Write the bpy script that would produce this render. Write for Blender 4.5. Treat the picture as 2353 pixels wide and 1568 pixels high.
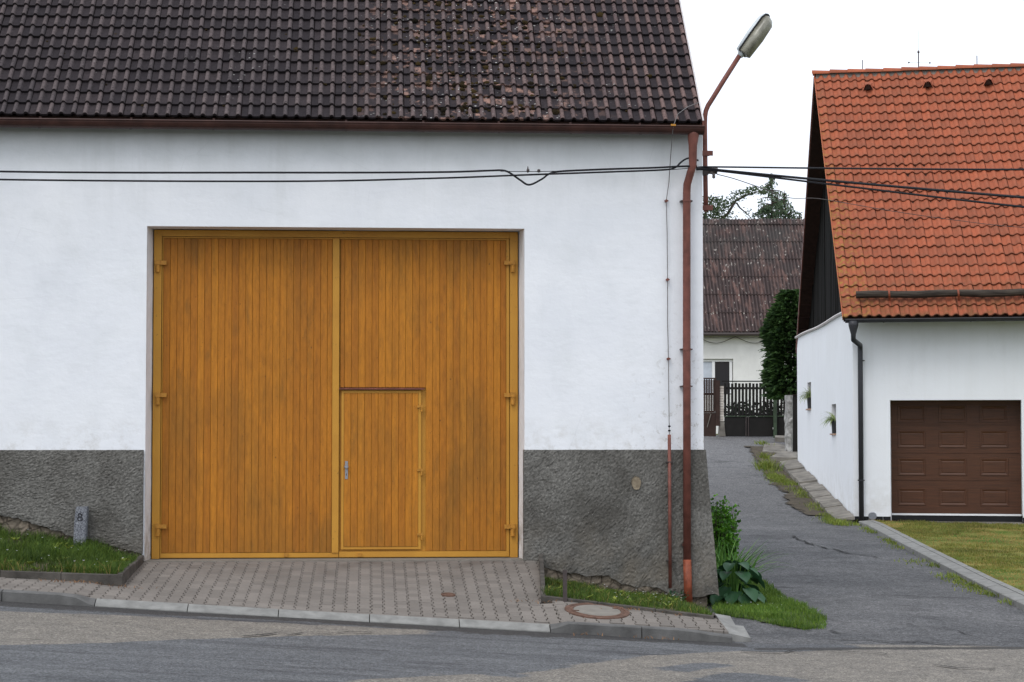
import bpy, bmesh, math, random
from math import sin, cos, pi, radians, atan, sqrt
from mathutils import Vector as V, Matrix, noise
rnd = random.Random(11)
for o in list(bpy.data.objects): bpy.data.objects.remove(o)
scene = bpy.context.scene

# ---------------------------------------------------------------- camera
FP, W0, H0 = 4700.0, 2353.0, 1568.0          # focal length and picture size in the same pixel unit
YAW, PIT = atan(326.5/FP), atan(216/FP)
CAM = V((0, -26.1, 1.57))
fwd = V((sin(YAW)*cos(PIT), cos(YAW)*cos(PIT), sin(PIT)))
rgt = V((cos(YAW), -sin(YAW), 0)); upv = rgt.cross(fwd)
cd = bpy.data.cameras.new('camera'); cam = bpy.data.objects.new('camera', cd)
scene.collection.objects.link(cam); scene.camera = cam
cd.sensor_width = 36; cd.sensor_fit = 'HORIZONTAL'; cd.lens = FP/W0*36; cd.clip_end = 3000; cd.clip_start = .5
cam.matrix_world = Matrix.Translation(CAM) @ Matrix((rgt, upv, -fwd)).transposed().to_4x4()
# ---------------------------------------------------------------- light: overcast midday
SUN_EL, SUN_AZ = radians(52), radians(215)     # azimuth clockwise from +Y
w = bpy.data.worlds.new('World'); scene.world = w; w.use_nodes = True
nt = w.node_tree; bg = nt.nodes['Background']
sky = nt.nodes.new('ShaderNodeTexSky'); sky.sky_type = 'NISHITA'; sky.sun_disc = False
sky.sun_elevation = SUN_EL; sky.sun_rotation = SUN_AZ; sky.dust_density = 6; sky.air_density = 1.0
hs = nt.nodes.new('ShaderNodeHueSaturation'); hs.inputs['Saturation'].default_value = .35
mx = nt.nodes.new('ShaderNodeMix'); mx.data_type = 'RGBA'; mx.inputs[0].default_value = .8
mx.inputs[7].default_value = (11.0, 11.8, 13.2, 1)          # even cloud deck
nt.links.new(sky.outputs[0], hs.inputs['Color']); nt.links.new(hs.outputs[0], mx.inputs[6])
nt.links.new(mx.outputs[2], bg.inputs['Color']); bg.inputs['Strength'].default_value = .123
sd = bpy.data.lights.new('sun', 'SUN'); sd.energy = .9; sd.angle = radians(25); sd.color = (1, .97, .93)
so = bpy.data.objects.new('sun', sd); scene.collection.objects.link(so)
sdir = V((sin(SUN_AZ)*cos(SUN_EL), cos(SUN_AZ)*cos(SUN_EL), sin(SUN_EL)))
so.rotation_euler = sdir.to_track_quat('Z', 'Y').to_euler()
vs = scene.view_settings; vs.view_transform = 'Standard'; vs.look = 'None'; vs.exposure = 0; vs.gamma = 1
vs.use_curve_mapping = False
scene.render.engine = 'CYCLES'

# ---------------------------------------------------------------- pixel -> place helpers
def ray(u, v): return fwd*FP + rgt*(u-W0/2) - upv*(v-H0/2)
def W(u, v, Y=0):
    d = ray(u, v); return CAM + d*((Y-CAM.y)/d.y)
def pix(u, v, dep): return CAM + ray(u, v)*(dep/FP)
def project(p):
    q = p-CAM; z = q.dot(fwd); return (W0/2+FP*q.dot(rgt)/z, H0/2-FP*q.dot(upv)/z)
def S(u, v, f, t0=12.0, t1=120.0):                # where a ray meets a height field
    d = ray(u, v)/FP; t = t0; last = t0
    while t < t1:
        p = CAM+d*t
        if p.z <= f(p.x, p.y):
            a, b = last, t
            for _ in range(24):
                m = (a+b)/2; q = CAM+d*m
                if q.z <= f(q.x, q.y): b = m
                else: a = m
            return CAM+d*b
        last = t; t += .1
    return CAM+d*t1
def lerp(a, b, t): return a+(b-a)*t
def interp(x, pts):
    if x <= pts[0][0]: return pts[0][1]
    for (a, b), (c, d) in zip(pts, pts[1:]):
        if x <= c: return lerp(b, d, (x-a)/(c-a))
    return pts[-1][1]
def sstep(t): t = max(0, min(1, t)); return t*t*(3-2*t)
def inpoly(x, y, P):
    r = False; n = len(P)
    for i in range(n):
        x1, y1 = P[i][0], P[i][1]; x2, y2 = P[i-1][0], P[i-1][1]
        if (y1 > y) != (y2 > y) and x < (x2-x1)*(y-y1)/(y2-y1)+x1: r = not r
    return r

# ---------------------------------------------------------------- mesh builder
class MB:
    def __init__(s): s.v = []; s.f = []; s.m = []; s.mi = 0; s.a = {}
    def add(s, vs, fs):
        o = len(s.v); s.v += [tuple(p) for p in vs]
        for f in fs: s.f.append([i+o for i in f]); s.m.append(s.mi)
        return s
    def box(s, x0, x1, y0, y1, z0, z1):
        return s.add([(x0,y0,z0),(x1,y0,z0),(x1,y1,z0),(x0,y1,z0),(x0,y0,z1),(x1,y0,z1),(x1,y1,z1),(x0,y1,z1)],
            [(3,2,1,0),(4,5,6,7),(0,1,5,4),(1,2,6,5),(2,3,7,6),(3,0,4,7)])
    def hexa(s, b, t):                              # 4 bottom and 4 top points
        return s.add(list(b)+list(t), [(3,2,1,0),(4,5,6,7),(0,1,5,4),(1,2,6,5),(2,3,7,6),(3,0,4,7)])
    def loft(s, secs, closed=True, caps=True):
        n = len(secs[0]); vs = [p for q in secs for p in q]; fs = []
        for i in range(len(secs)-1):
            for j in range(n if closed else n-1):
                k = (j+1) % n; fs.append((i*n+j, i*n+k, (i+1)*n+k, (i+1)*n+j))
        if caps: fs.append(tuple(reversed(range(n)))); fs.append(tuple(range((len(secs)-1)*n, len(secs)*n)))
        return s.add(vs, fs)
    def tube(s, path, r, n=8, caps=True):
        path = [V(p) for p in path]; secs = []; up = None
        for i, p in enumerate(path):
            d = (path[min(i+1, len(path)-1)]-path[max(i-1, 0)]).normalized()
            if up is None: up = V((0,0,1)) if abs(d.z) < .9 else V((0,1,0))
            x = d.cross(up).normalized(); up = x.cross(d).normalized()
            rr = r[i] if isinstance(r, (list, tuple)) else r
            secs.append([p+x*(cos(2*pi*k/n)*rr)+up*(sin(2*pi*k/n)*rr) for k in range(n)])
        return s.loft(secs, True, caps)
    def lathe(s, c, prof, n=24):                    # prof: (radius, z)
        return s.loft([[V((c[0]+r*cos(2*pi*k/n), c[1]+r*sin(2*pi*k/n), c[2]+z)) for k in range(n)] for r, z in prof])
    def prism(s, poly, z0, z1):
        return s.loft([[V((p[0], p[1], z0)) for p in poly], [V((p[0], p[1], z1)) for p in poly]])
    def grid(s, fn, nu, nv):
        vs = [fn(i/nu, j/nv) for j in range(nv+1) for i in range(nu+1)]
        return s.add(vs, [(j*(nu+1)+i, j*(nu+1)+i+1, (j+1)*(nu+1)+i+1, (j+1)*(nu+1)+i) for j in range(nv) for i in range(nu)])
    def ico(s, c, r, sq=1.0, jit=.15):
        t = (1+sqrt(5))/2; vs = []
        for p in [(-1,t,0),(1,t,0),(-1,-t,0),(1,-t,0),(0,-1,t),(0,1,t),(0,-1,-t),(0,1,-t),(t,0,-1),(t,0,1),(-t,0,-1),(-t,0,1)]:
            q = V(p).normalized()*r*(1+rnd.uniform(-jit, jit)); vs.append((c[0]+q.x, c[1]+q.y, c[2]+q.z*sq))
        return s.add(vs, [(0,11,5),(0,5,1),(0,1,7),(0,7,10),(0,10,11),(1,5,9),(5,11,4),(11,10,2),(10,7,6),(7,1,8),(3,9,4),(3,4,2),(3,2,6),(3,6,8),(3,8,9),(4,9,5),(2,4,11),(6,2,10),(8,6,7),(9,8,1)])
    def mesh(s, name, mats, smooth=False):
        me = bpy.data.meshes.new(name); me.from_pydata(s.v, [], s.f)
        for m in (mats if isinstance(mats, (list, tuple)) else [mats]): me.materials.append(m)
        if any(s.m): me.polygons.foreach_set('material_index', s.m)
        if smooth: me.polygons.foreach_set('use_smooth', [True]*len(me.polygons))
        for k, vals in s.a.items():
            at = me.attributes.new(k, 'FLOAT', 'POINT'); at.data.foreach_set('value', vals)
        me.update(); return me
    def build(s, name, mats, parent=None, smooth=False, kind=None):
        return link(name, s.mesh(name, mats, smooth), parent, kind)
def wmat(o): return o.get('_w') and Matrix.Translation(V(o['_w'])) or Matrix()
def link(name, me, parent=None, kind=None, mw=None):
    o = bpy.data.objects.new(name, me); scene.collection.objects.link(o)
    if parent is not None:
        o.parent = parent
        if parent in ROOTS: o.matrix_parent_inverse = Matrix.Translation(-ROOTS[parent])
    if mw is not None: o.matrix_basis = mw
    if kind: o['kind'] = kind
    return o
ROOTS = {}
def tag(o, label, cat, group=None):
    o['label'] = label; o['category'] = cat
    if group: o['group'] = group
    return o
def thing(name, loc, label, cat, group=None):
    o = bpy.data.objects.new(name, None); scene.collection.objects.link(o)
    o.location = loc; o.empty_display_size = .2; ROOTS[o] = V(loc); return tag(o, label, cat, group)
def P(kw): return None

# ---------------------------------------------------------------- material builder
def c(r, g, b):
    f = lambda x: (x/255/12.92) if x/255 <= .04045 else ((x/255+.055)/1.055)**2.4
    return (f(r), f(g), f(b), 1)
class NT:
    def __init__(s, name, rough=.9, spec=.3):
        s.mat = bpy.data.materials.new(name); s.mat.use_nodes = True; s.t = s.mat.node_tree
        s.b = s.t.nodes['Principled BSDF']; s.b.inputs['Roughness'].default_value = rough
        s.b.inputs['Specular IOR Level'].default_value = spec; s._p = None
    def n(s, typ, **kw):
        nd = s.t.nodes.new('ShaderNode'+typ)
        for k, val in kw.items(): setattr(nd, k, val)
        return nd
    def lk(s, a, sock):
        if hasattr(a, 'is_linked') or isinstance(a, bpy.types.NodeSocket): s.t.links.new(a, sock)
        elif isinstance(a, (int, float)) and sock.type in ('RGBA',): sock.default_value = (a, a, a, 1)
        else: sock.default_value = a
    def pos(s):
        if not s._p: s._p = s.n('NewGeometry').outputs['Position']
        return s._p
    def obj(s): return s.n('TexCoord').outputs['Object']
    def map(s, vec, sc=(1,1,1), rot=(0,0,0), loc=(0,0,0)):
        m = s.n('Mapping'); s.lk(vec, m.inputs[0]); m.inputs['Scale'].default_value = sc
        m.inputs['Rotation'].default_value = rot; m.inputs['Location'].default_value = loc; return m.outputs[0]
    def noise(s, scale, detail=4, rough=.55, vec=None, dist=0):
        m = s.n('TexNoise'); s.lk(vec or s.pos(), m.inputs['Vector']); m.inputs['Scale'].default_value = scale
        m.inputs['Detail'].default_value = detail; m.inputs['Roughness'].default_value = rough
        m.inputs['Distortion'].default_value = dist; return m.outputs['Fac']
    def voro(s, scale, vec=None, feature='F1', out='Distance'):
        m = s.n('TexVoronoi'); m.feature = feature; s.lk(vec or s.pos(), m.inputs['Vector'])
        m.inputs['Scale'].default_value = scale; return m.outputs[out]
    def ramp(s, fac, stops):
        m = s.n('ValToRGB'); s.lk(fac, m.inputs[0]); e = m.color_ramp.elements
        while len(e) < len(stops): e.new(.5)
        for el, (p, col) in zip(e, stops):
            el.position = p; el.color = col if isinstance(col, tuple) else (col, col, col, 1)
        return m.outputs[0]
    def mix(s, fac, a, b, mode='MIX'):
        m = s.n('Mix'); m.data_type = 'RGBA'; m.blend_type = mode
        s.lk(fac, m.inputs[0]); s.lk(a, m.inputs[6]); s.lk(b, m.inputs[7]); return m.outputs[2]
    def math(s, op, a, b=0.0, clamp=False):
        m = s.n('Math'); m.operation = op; m.use_clamp = clamp; s.lk(a, m.inputs[0]); s.lk(b, m.inputs[1]); return m.outputs[0]
    def sep(s, vec=None):
        m = s.n('SeparateXYZ'); s.lk(vec or s.pos(), m.inputs[0]); return m.outputs
    def rng(s, a, lo, hi, t0=0., t1=1.):
        m = s.n('MapRange'); s.lk(a, m.inputs[0])
        for i, q in enumerate((lo, hi, t0, t1)): m.inputs[i+1].default_value = q
        return m.outputs[0]
    def orand(s): return s.n('ObjectInfo').outputs['Random']
    def island(s): return s.n('NewGeometry').outputs['Random Per Island']
    def attr(s, name): m = s.n('Attribute'); m.attribute_name = name; return m.outputs['Fac']
    def bump(s, h, strength=.5, dist=.01):
        m = s.n('Bump'); s.lk(h, m.inputs['Height']); m.inputs['Strength'].default_value = strength
        m.inputs['Distance'].default_value = dist; s.lk(m.outputs[0], s.b.inputs['Normal'])
    def done(s, base, rough=None):
        s.lk(base, s.b.inputs['Base Color'])
        if rough is not None: s.lk(rough, s.b.inputs['Roughness'])
        return s.mat
def plain(name, col, rough=.7, var=.25, scale=8, bump=0, spec=.3, metal=0, bs=60):
    m = NT(name, rough, spec); m.b.inputs['Metallic'].default_value = metal
    k = m.ramp(m.noise(scale, 6), [(.3, 1-var), (.7, 1+var)])
    if bump: m.bump(m.noise(bs, 5), bump, .01)
    return m.done(m.mix(1, col, k, 'MULTIPLY'))

def foliage(name, dark, light, rough=.55, trans=.25):
    m = NT(name, rough, .25)
    k = m.mix(m.island(), dark, light)
    k2 = m.mix(1, k, m.ramp(m.noise(1.3, 3), [(.3, .65), (.7, 1.25)]), 'MULTIPLY')
    m.lk(k2, m.b.inputs['Base Color'])
    tr = m.n('BsdfTranslucent'); m.lk(k2, tr.inputs[0]); ms = m.n('MixShader'); ms.inputs[0].default_value = trans
    m.t.links.new(m.b.outputs[0], ms.inputs[1]); m.t.links.new(tr.outputs[0], ms.inputs[2])
    m.t.links.new(ms.outputs[0], m.t.nodes['Material Output'].inputs[0]); return m.mat
MT = {}
# white plaster of the barn: trowel relief, grey staining plus painted-in shade under the eave, flaking by the downpipe
m = NT('barn_plaster', .93, .15); x, y, z = m.sep()
big = m.noise(.9, 5); fine = m.noise(14, 6, .6)
base = m.mix(m.ramp(big, [(.35, 0.), (.7, 1.)]), (.84,.85,.865,1), (.77,.785,.81,1))
base = m.mix(m.ramp(m.noise(3, 7, .7, m.map(m.pos(), (1, 1, .35))), [(.54, 0.), (.76, .25)]), base, (.62,.64,.66,1))
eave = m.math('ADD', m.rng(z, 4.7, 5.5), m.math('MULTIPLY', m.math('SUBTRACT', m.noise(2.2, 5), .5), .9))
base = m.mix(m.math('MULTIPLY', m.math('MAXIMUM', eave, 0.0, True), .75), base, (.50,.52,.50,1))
wet = m.math('MULTIPLY', m.rng(x, 3.1, 4.0), m.rng(z, 3.6, 1.4))
spk = m.ramp(m.noise(9, 8, .75), [(.56, 0.), (.62, 1.)])
base = m.mix(m.math('MULTIPLY', m.math('MULTIPLY', wet, spk), .75), base, (.42,.40,.36,1))
low = m.math('MULTIPLY', m.rng(z, 1.85, 1.35), m.ramp(m.noise(5, 7, .7), [(.48, 0.), (.66, 1.)]))
base = m.mix(m.math('MULTIPLY', low, .65), base, (.55,.53,.49,1))
drip = m.math('MULTIPLY', m.rng(z, 3.9, 5.4), m.ramp(m.noise(3.2, 6, .65, m.map(m.pos(), (1.5, 1, .1))), [(.52, 0.), (.7, 1.)]))
base = m.mix(m.math('MULTIPLY', drip, .25), base, (.52,.53,.51,1))
pit = m.math('MULTIPLY', m.ramp(m.voro(26), [(.04, 1.), (.09, 0.)]), m.ramp(m.noise(2.4, 3), [(.56, 0.), (.66, 1.)]))
base = m.mix(m.math('MULTIPLY', pit, .6), base, (.35,.34,.33,1))
crk = m.math('MULTIPLY', m.ramp(m.voro(1.1, m.mix(.22, m.pos(), m.n('TexNoise').outputs['Color']), 'DISTANCE_TO_EDGE'), [(.0, 1.), (.006, 0.)]), m.ramp(m.noise(1.1, 3, .5, m.map(m.pos(), loc=(7, 3, 1))), [(.55, 0.), (.62, 1.)]))
base = m.mix(m.math('MULTIPLY', crk, .12), base, (.4,.4,.4,1))
m.bump(m.mix(.35, m.noise(5, 4, .5, m.map(m.pos(), (1, 1, 1.8))), fine), .4, .02)
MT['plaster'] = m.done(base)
m = NT('reveal_plaster', .93, .15); x, y, z = m.sep()
base = m.mix(m.ramp(m.noise(3, 6), [(.4, 0.), (.7, .5)]), (.80,.81,.82,1), (.62,.62,.6,1))
low = m.math('MULTIPLY', m.rng(z, .95, -.1), m.ramp(m.noise(4, 8, .7), [(.35, 0.), (.6, 1.)]))
base = m.mix(low, base, (.33,.27,.2,1)); m.bump(m.noise(12, 5), .4, .02)
MT['reveal'] = m.done(base)
# plinth roughcast
m = NT('roughcast', .97, .1); x, y, z = m.sep()
k = m.ramp(m.noise(34, 6, .65), [(.30, c(80,78,74)), (.5, c(112,110,105)), (.74, c(142,139,133))])
k = m.mix(m.ramp(m.noise(1.1, 6, .65), [(.40, .0), (.64, .7)]), k, c(72,69,64))
k = m.mix(m.math('MULTIPLY', m.rng(z, .55, -.25), m.ramp(m.noise(3, 5), [(.4, 0.), (.65, .6)])), k, c(122,114,102))
k = m.mix(m.ramp(m.voro(16), [(.06, .6), (.10, 0.)]), k, c(172,169,162))
m.bump(m.noise(70, 6, .7), .8, .014); MT['roughcast'] = m.done(k)
m = NT('bare_plinth', .95, .1); k = m.ramp(m.noise(20, 6), [(.3, c(110,98,82)), (.7, c(150,138,118))]); m.bump(m.noise(40, 5), .6, .01); MT['bare'] = m.done(k)
m = NT('rubble', .95, .1)
k = m.mix(m.ramp(m.voro(7, None, 'DISTANCE_TO_EDGE'), [(.02, 0.), (.09, 1.)]), c(48,42,36), m.mix(m.voro(7, None, 'F1', 'Color'), c(104,96,86), c(140,128,112)))
m.bump(m.noise(25, 6), .8, .02); MT['rubble'] = m.done(m.mix(.5, k, m.ramp(m.noise(9, 6), [(.3, c(60,52,44)), (.7, c(138,128,114))])))
# painted gate boards
def boardmat(name, a, b, dirt):
    m = NT(name, .62, .3); x, y, z = m.sep(); r = m.orand()
    off = m.n('CombineXYZ'); m.lk(m.math('MULTIPLY', r, 37.), off.inputs[2]); m.lk(m.math('MULTIPLY', r, 11.), off.inputs[0])
    vv = m.n('VectorMath'); m.lk(m.pos(), vv.inputs[0]); m.lk(off.outputs[0], vv.inputs[1]); vec = vv.outputs[0]
    k = m.mix(r, a, b)
    k = m.mix(m.math('MULTIPLY', m.ramp(m.noise(14, 6, .65, m.map(vec, (1, 1, .06))), [(.35, 0.), (.75, 1.)]), .4), k, c(135,76,22))
    k = m.mix(m.ramp(m.noise(1.0, 5, .6, m.map(m.pos(), (1.6, 1, .6))), [(.46, 0.), (.78, .65)]), k, dirt)
    k = m.mix(m.math('MULTIPLY', m.ramp(m.noise(5, 7, .72, m.map(vec, (1, 1, .3))), [(.55, 0.), (.72, .8)]), m.ramp(m.noise(.7, 3), [(.4, .3), (.65, 1.)])), k, dirt)
    k = m.mix(1, k, m.ramp(m.noise(34, 4, .7, m.map(vec, (1, 1, .12))), [(.32, .86), (.68, 1.12)]), 'MULTIPLY')
    k = m.mix(1, k, m.ramp(m.noise(13, 5, .8, m.map(vec, (1.6, 1, .5))), [(.33, .86), (.62, 1.08)]), 'MULTIPLY')
    kn = m.math('MULTIPLY', m.ramp(m.voro(5.5, m.map(vec, (1.3, 1, 1.0))), [(.03, .8), (.085, 0.)]), m.ramp(m.noise(9, 2), [(.42, .15), (.6, 1.)]))
    k = m.mix(kn, k, c(74,44,18))
    k = m.mix(m.ramp(m.voro(17, m.map(vec, (1, 1, .8))), [(.05, .55), (.12, 0.)]), k, c(100,66,28))
    k = m.mix(m.math('MULTIPLY', m.rng(z, .6, -.1), .3), k, dirt)
    m.bump(m.noise(26, 5, .6, m.map(vec, (1, 1, .05))), .25, .006)
    return m.done(k)
MT['board'] = boardmat('gate_boards', c(188,121,31), c(168,104,25), c(106,78,31))
m = NT('gate_frame_paint', .55, .35)
k = m.mix(m.ramp(m.noise(2.2, 6), [(.4, 0.), (.75, .6)]), c(192,138,48), c(168,114,38))
k = m.mix(m.ramp(m.noise(16, 7, .7), [(.62, 0.), (.7, .7)]), k, c(112,78,34)); MT['ochre'] = m.done(k)
MT['hinge'] = plain('hinge_paint', c(178,124,46), .5, .2, 25)
# old concrete roof tiles
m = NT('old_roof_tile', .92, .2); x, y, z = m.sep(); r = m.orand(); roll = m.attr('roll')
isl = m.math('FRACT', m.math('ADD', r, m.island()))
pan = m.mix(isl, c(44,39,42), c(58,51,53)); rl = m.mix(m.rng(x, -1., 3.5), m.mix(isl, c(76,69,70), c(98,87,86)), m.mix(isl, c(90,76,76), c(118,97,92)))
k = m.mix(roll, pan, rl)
k = m.mix(m.ramp(m.noise(22, 6, .7), [(.42, 0.), (.75, .75)]), k, m.mix(1, k, .45, 'MULTIPLY'))
zone = m.math('MULTIPLY', m.math('MULTIPLY', m.rng(x, -.3, .5), m.rng(x, 3.2, 2.0)), m.ramp(m.noise(.9, 4), [(.3, .4), (.6, 1.)]))
k = m.mix(m.math('MULTIPLY', zone, m.math('MULTIPLY', m.ramp(m.noise(5.5, 4, .6), [(.54, 0.), (.62, 1.)]), m.math('SUBTRACT', 1.0, roll))), k, c(150,118,106))
k = m.mix(m.ramp(m.noise(30, 6, .75, m.map(m.pos(), loc=(3, 3, 3))), [(.56, 0.), (.61, .9)]), k, c(36,33,33))
lich = m.math('MULTIPLY', m.ramp(m.voro(10, m.map(m.pos(), (1, 1.6, 1.6))), [(.11, 1.), (.16, 0.)]), m.math('MAXIMUM', m.math('MULTIPLY', zone, .9), m.ramp(m.noise(1.2, 3, .5, m.map(m.pos(), loc=(9, 1, 4))), [(.56, 0.), (.64, .6)])))
k = m.mix(m.math('MULTIPLY', lich, m.ramp(m.noise(18, 4), [(.42, 0.), (.48, 1.)])), k, c(205,204,198))
m.bump(m.noise(70, 5, .7), .5, .006); MT['oldtile'] = m.done(k)
m = NT('moss', 1, .05); k = m.mix(m.island(), c(20,18,15), c(60,49,28)); m.bump(m.noise(60, 4), 1, .01); MT['moss'] = m.done(k)
m = NT('orange_roof_tile', .82, .3); r = m.orand(); isl = m.math('FRACT', m.math('ADD', r, m.island()))
k = m.mix(isl, c(168,91,62), c(146,81,57))
k = m.mix(m.ramp(m.noise(7, 6, .65), [(.45, 0.), (.75, .55)]), k, c(116,78,58))
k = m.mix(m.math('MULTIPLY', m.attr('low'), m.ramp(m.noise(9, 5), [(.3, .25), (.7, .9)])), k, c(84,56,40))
x, y, z = m.sep(); edge = m.math('MULTIPLY', m.rng(x, 11.0, 10.2), m.ramp(m.noise(11, 5), [(.5, 0.), (.62, 1.)]))
k = m.mix(m.math('MULTIPLY', edge, .6), k, c(150,130,50))
k = m.mix(m.math('MULTIPLY', m.rng(z, 5.4, 4.1), m.ramp(m.noise(6, 6), [(.42, 0.), (.65, .7)])), k, c(110,78,48))
m.bump(m.noise(50, 4), .3, .006); MT['orange'] = m.done(k)
m = NT('fibre_cement', .95, .1); r = m.orand(); ps = m.pos()
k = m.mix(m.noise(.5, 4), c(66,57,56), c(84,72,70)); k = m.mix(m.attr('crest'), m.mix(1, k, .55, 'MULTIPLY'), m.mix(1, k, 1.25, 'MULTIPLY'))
k = m.mix(m.ramp(m.noise(4, 6, .7, m.map(ps, (1, .22, .22))), [(.5, 0.), (.68, .75)]), k, c(130,102,94))
k = m.mix(m.math('MULTIPLY', m.math('MULTIPLY', m.rng(m.sep()[2], 7.5, 10.6), m.ramp(m.noise(1.1, 5), [(.35, 0.), (.6, 1.)])), .5), k, c(76,77,75))
k = m.mix(m.math('MULTIPLY', m.ramp(m.voro(6.5, m.map(ps, (1, .6, .6))), [(.17, 1.), (.27, 0.)]), m.ramp(m.noise(2.1, 4), [(.44, 0.), (.58, .8)])), k, c(176,168,160))
m.bump(m.noise(20, 4), .4, .02); MT['fibre'] = m.done(k)
# metalwork, stone, asphalt ...
MT['rust'] = plain('rust_red_paint', c(112,68,58), .55, .3, 9, .15)
MT['gutter'] = plain('brown_gutter_paint', c(66,42,36), .42, .35, 5)
MT['orangepipe'] = plain('orange_plastic_pipe', c(128,66,44), .55, .35, 12)
MT['rod'] = plain('dark_iron', c(70,62,60), .6, .2, 20)
MT['wire'] = plain('black_cable', c(26,26,30), .6, .1)
MT['zinc'] = plain('zinc_wire', c(120,116,114), .45, .15, 20, 0, .5, .5)
MT['darkpipe'] = plain('anthracite_pipe', c(52,52,56), .4, .15, 4)
MT['kerbdark'] = plain('dirty_shaded_kerb_concrete', c(96,95,93), .95, .3, 5, .6)  # raised stones: dirt plus the shading of upright faces, both in the colour
MT['concrete'] = plain('kerb_concrete', c(130,129,125), .95, .22, 7, .5)
MT['edging'] = plain('edging_concrete', c(78,74,69), .95, .45, 5, .8)
MT['slab'] = plain('old_concrete_slab', c(122,117,109), .95, .45, 3, .9)
m = NT('paver_concrete', .93, .15); r = m.orand(); isl = m.math('FRACT', m.math('ADD', r, m.island()))
k = m.mix(isl, c(118,112,106), c(136,129,122)); k = m.mix(m.ramp(m.noise(1.2, 5), [(.4, 0.), (.7, .5)]), k, c(108,102,96))
k = m.mix(m.math('MULTIPLY', m.ramp(m.noise(2.2, 6, .6), [(.5, 0.), (.7, .7)]), m.rng(m.sep()[1], -1.6, -.4)), k, c(92,84,78))
k = m.mix(m.ramp(m.noise(90, 3), [(.4, .3), (.6, 0.)]), k, c(90,86,80)); m.bump(m.noise(120, 4), .4, .004); MT['paver'] = m.done(k)
m = NT('joint_sand', 1, .05); k = m.mix(m.ramp(m.noise(3, 5), [(.5, 0.), (.62, 1.)]), c(46,39,33), c(46,50,26)); MT['joint'] = m.done(k)
m = NT('street_asphalt', .85, .35); bei = m.attr('beige'); drk = m.attr('dark'); x, y, z = m.sep()
fac = m.math('ADD', bei, m.math('MULTIPLY', m.math('SUBTRACT', m.noise(2.2, 7, .65, m.map(m.pos(), (.6, 1.4, 1))), .5), 1.3))
fac = m.ramp(fac, [(.36, 0.), (.64, 1.)])
blue = m.mix(m.ramp(m.noise(1.6, 6, .6, m.map(m.pos(), (.35, 1.5, 1))), [(.35, 0.), (.7, 1.)]), c(79,80,82), c(98,99,100))
blue = m.mix(m.ramp(m.noise(1.1, 7, .7, m.map(m.pos(), (.3, 2.2, 1), loc=(4, 2, 0))), [(.50, 0.), (.66, .75)]), blue, c(54,54,57))
bg_ = m.mix(m.ramp(m.noise(3, 5), [(.3, 0.), (.7, 1.)]), c(122,116,107), c(106,101,94))
k = m.mix(fac, blue, bg_)
df = m.ramp(m.math('ADD', drk, m.math('MULTIPLY', m.math('SUBTRACT', m.noise(3.5, 7, .7), .5), 1.2)), [(.45, 0.), (.6, 1.)])
k = m.mix(m.math('MULTIPLY', df, .9), k, c(50,48,46))
agg = m.voro(75, None, 'F1', 'Color'); k = m.mix(.62, k, m.mix(1, k, m.ramp(agg, [(.1, .2), (.9, 2.0)]), 'MULTIPLY')); k = m.mix(1, k, m.ramp(m.noise(30, 4, .8), [(.35, .62), (.65, 1.3)]), 'MULTIPLY'); k = m.mix(1, k, m.ramp(m.noise(9, 5, .8), [(.35, .8), (.65, 1.18)]), 'MULTIPLY')
m.bump(m.mix(.5, m.noise(60, 5, .7), m.voro(40)), 1, .012); MT['street'] = m.done(k)
m = NT('alley_asphalt', .88, .3); y = m.sep()[1]
k = m.mix(m.ramp(m.noise(.8, 6, .6), [(.35, 0.), (.7, 1.)]), c(75,75,76), c(99,98,98))
k = m.mix(m.rng(y, 12., 34.), k, c(108,107,107))
k = m.mix(m.ramp(m.noise(1.4, 7, .7, m.map(m.pos(), (.5, 1, 1), loc=(1, 7, 0))), [(.55, 0.), (.66, .7)]), k, c(54,53,54))
agg = m.voro(60, None, 'F1', 'Color'); k = m.mix(.62, k, m.mix(1, k, m.ramp(agg, [(.1, .2), (.9, 2.0)]), 'MULTIPLY')); k = m.mix(1, k, m.ramp(m.noise(22, 4, .8), [(.35, .55), (.65, 1.35)]), 'MULTIPLY'); k = m.mix(1, k, m.ramp(m.noise(7, 5, .8), [(.35, .75), (.65, 1.22)]), 'MULTIPLY')
m.bump(m.mix(.5, m.noise(50, 5, .7), m.noise(12, 4)), 1, .015); MT['alley'] = m.done(k)
MT['crack'] = plain('crack_dark', c(40,38,37), 1, .2)
MT['tar'] = plain('tar', c(62,62,64), .7, .2)
MT['soil'] = plain('soil', c(78,70,58), 1, .35, 6, .8)
m = NT('lawn_soil', 1, .05); k = m.mix(m.ramp(m.noise(.9, 5, .6), [(.4, 0.), (.62, 1.)]), c(78,96,40), c(132,124,70)); MT['lawnsoil'] = m.done(k)
m = NT('ground_soil', 1, .05); k = m.mix(m.noise(.4, 5), c(70,84,44), c(104,98,66)); MT['ground'] = m.done(k)
m = NT('granite', .85, .3); k = m.ramp(m.voro(90, None, 'F1', 'Color'), [(.1, c(70,72,77)), (.5, c(108,110,116)), (.9, c(146,148,152))]); m.bump(m.noise(60, 5), .6, .008); MT['granite'] = m.done(k)
MT['engrave'] = plain('engraved_paint', c(52,52,56), .9, .3, 30)
MT['iron'] = plain('rusty_cast_iron', c(96,72,60), .8, .35, 14, .5)
MT['mancon'] = plain('manhole_concrete', c(124,119,111), .95, .15, 9, .4)
m = NT('house_render', .92, .15); z = m.sep()[2]
k = m.mix(m.ramp(m.noise(.8, 4), [(.3, 0.), (.75, 1.)]), (.83,.845,.87,1), (.79,.80,.82,1))
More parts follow.
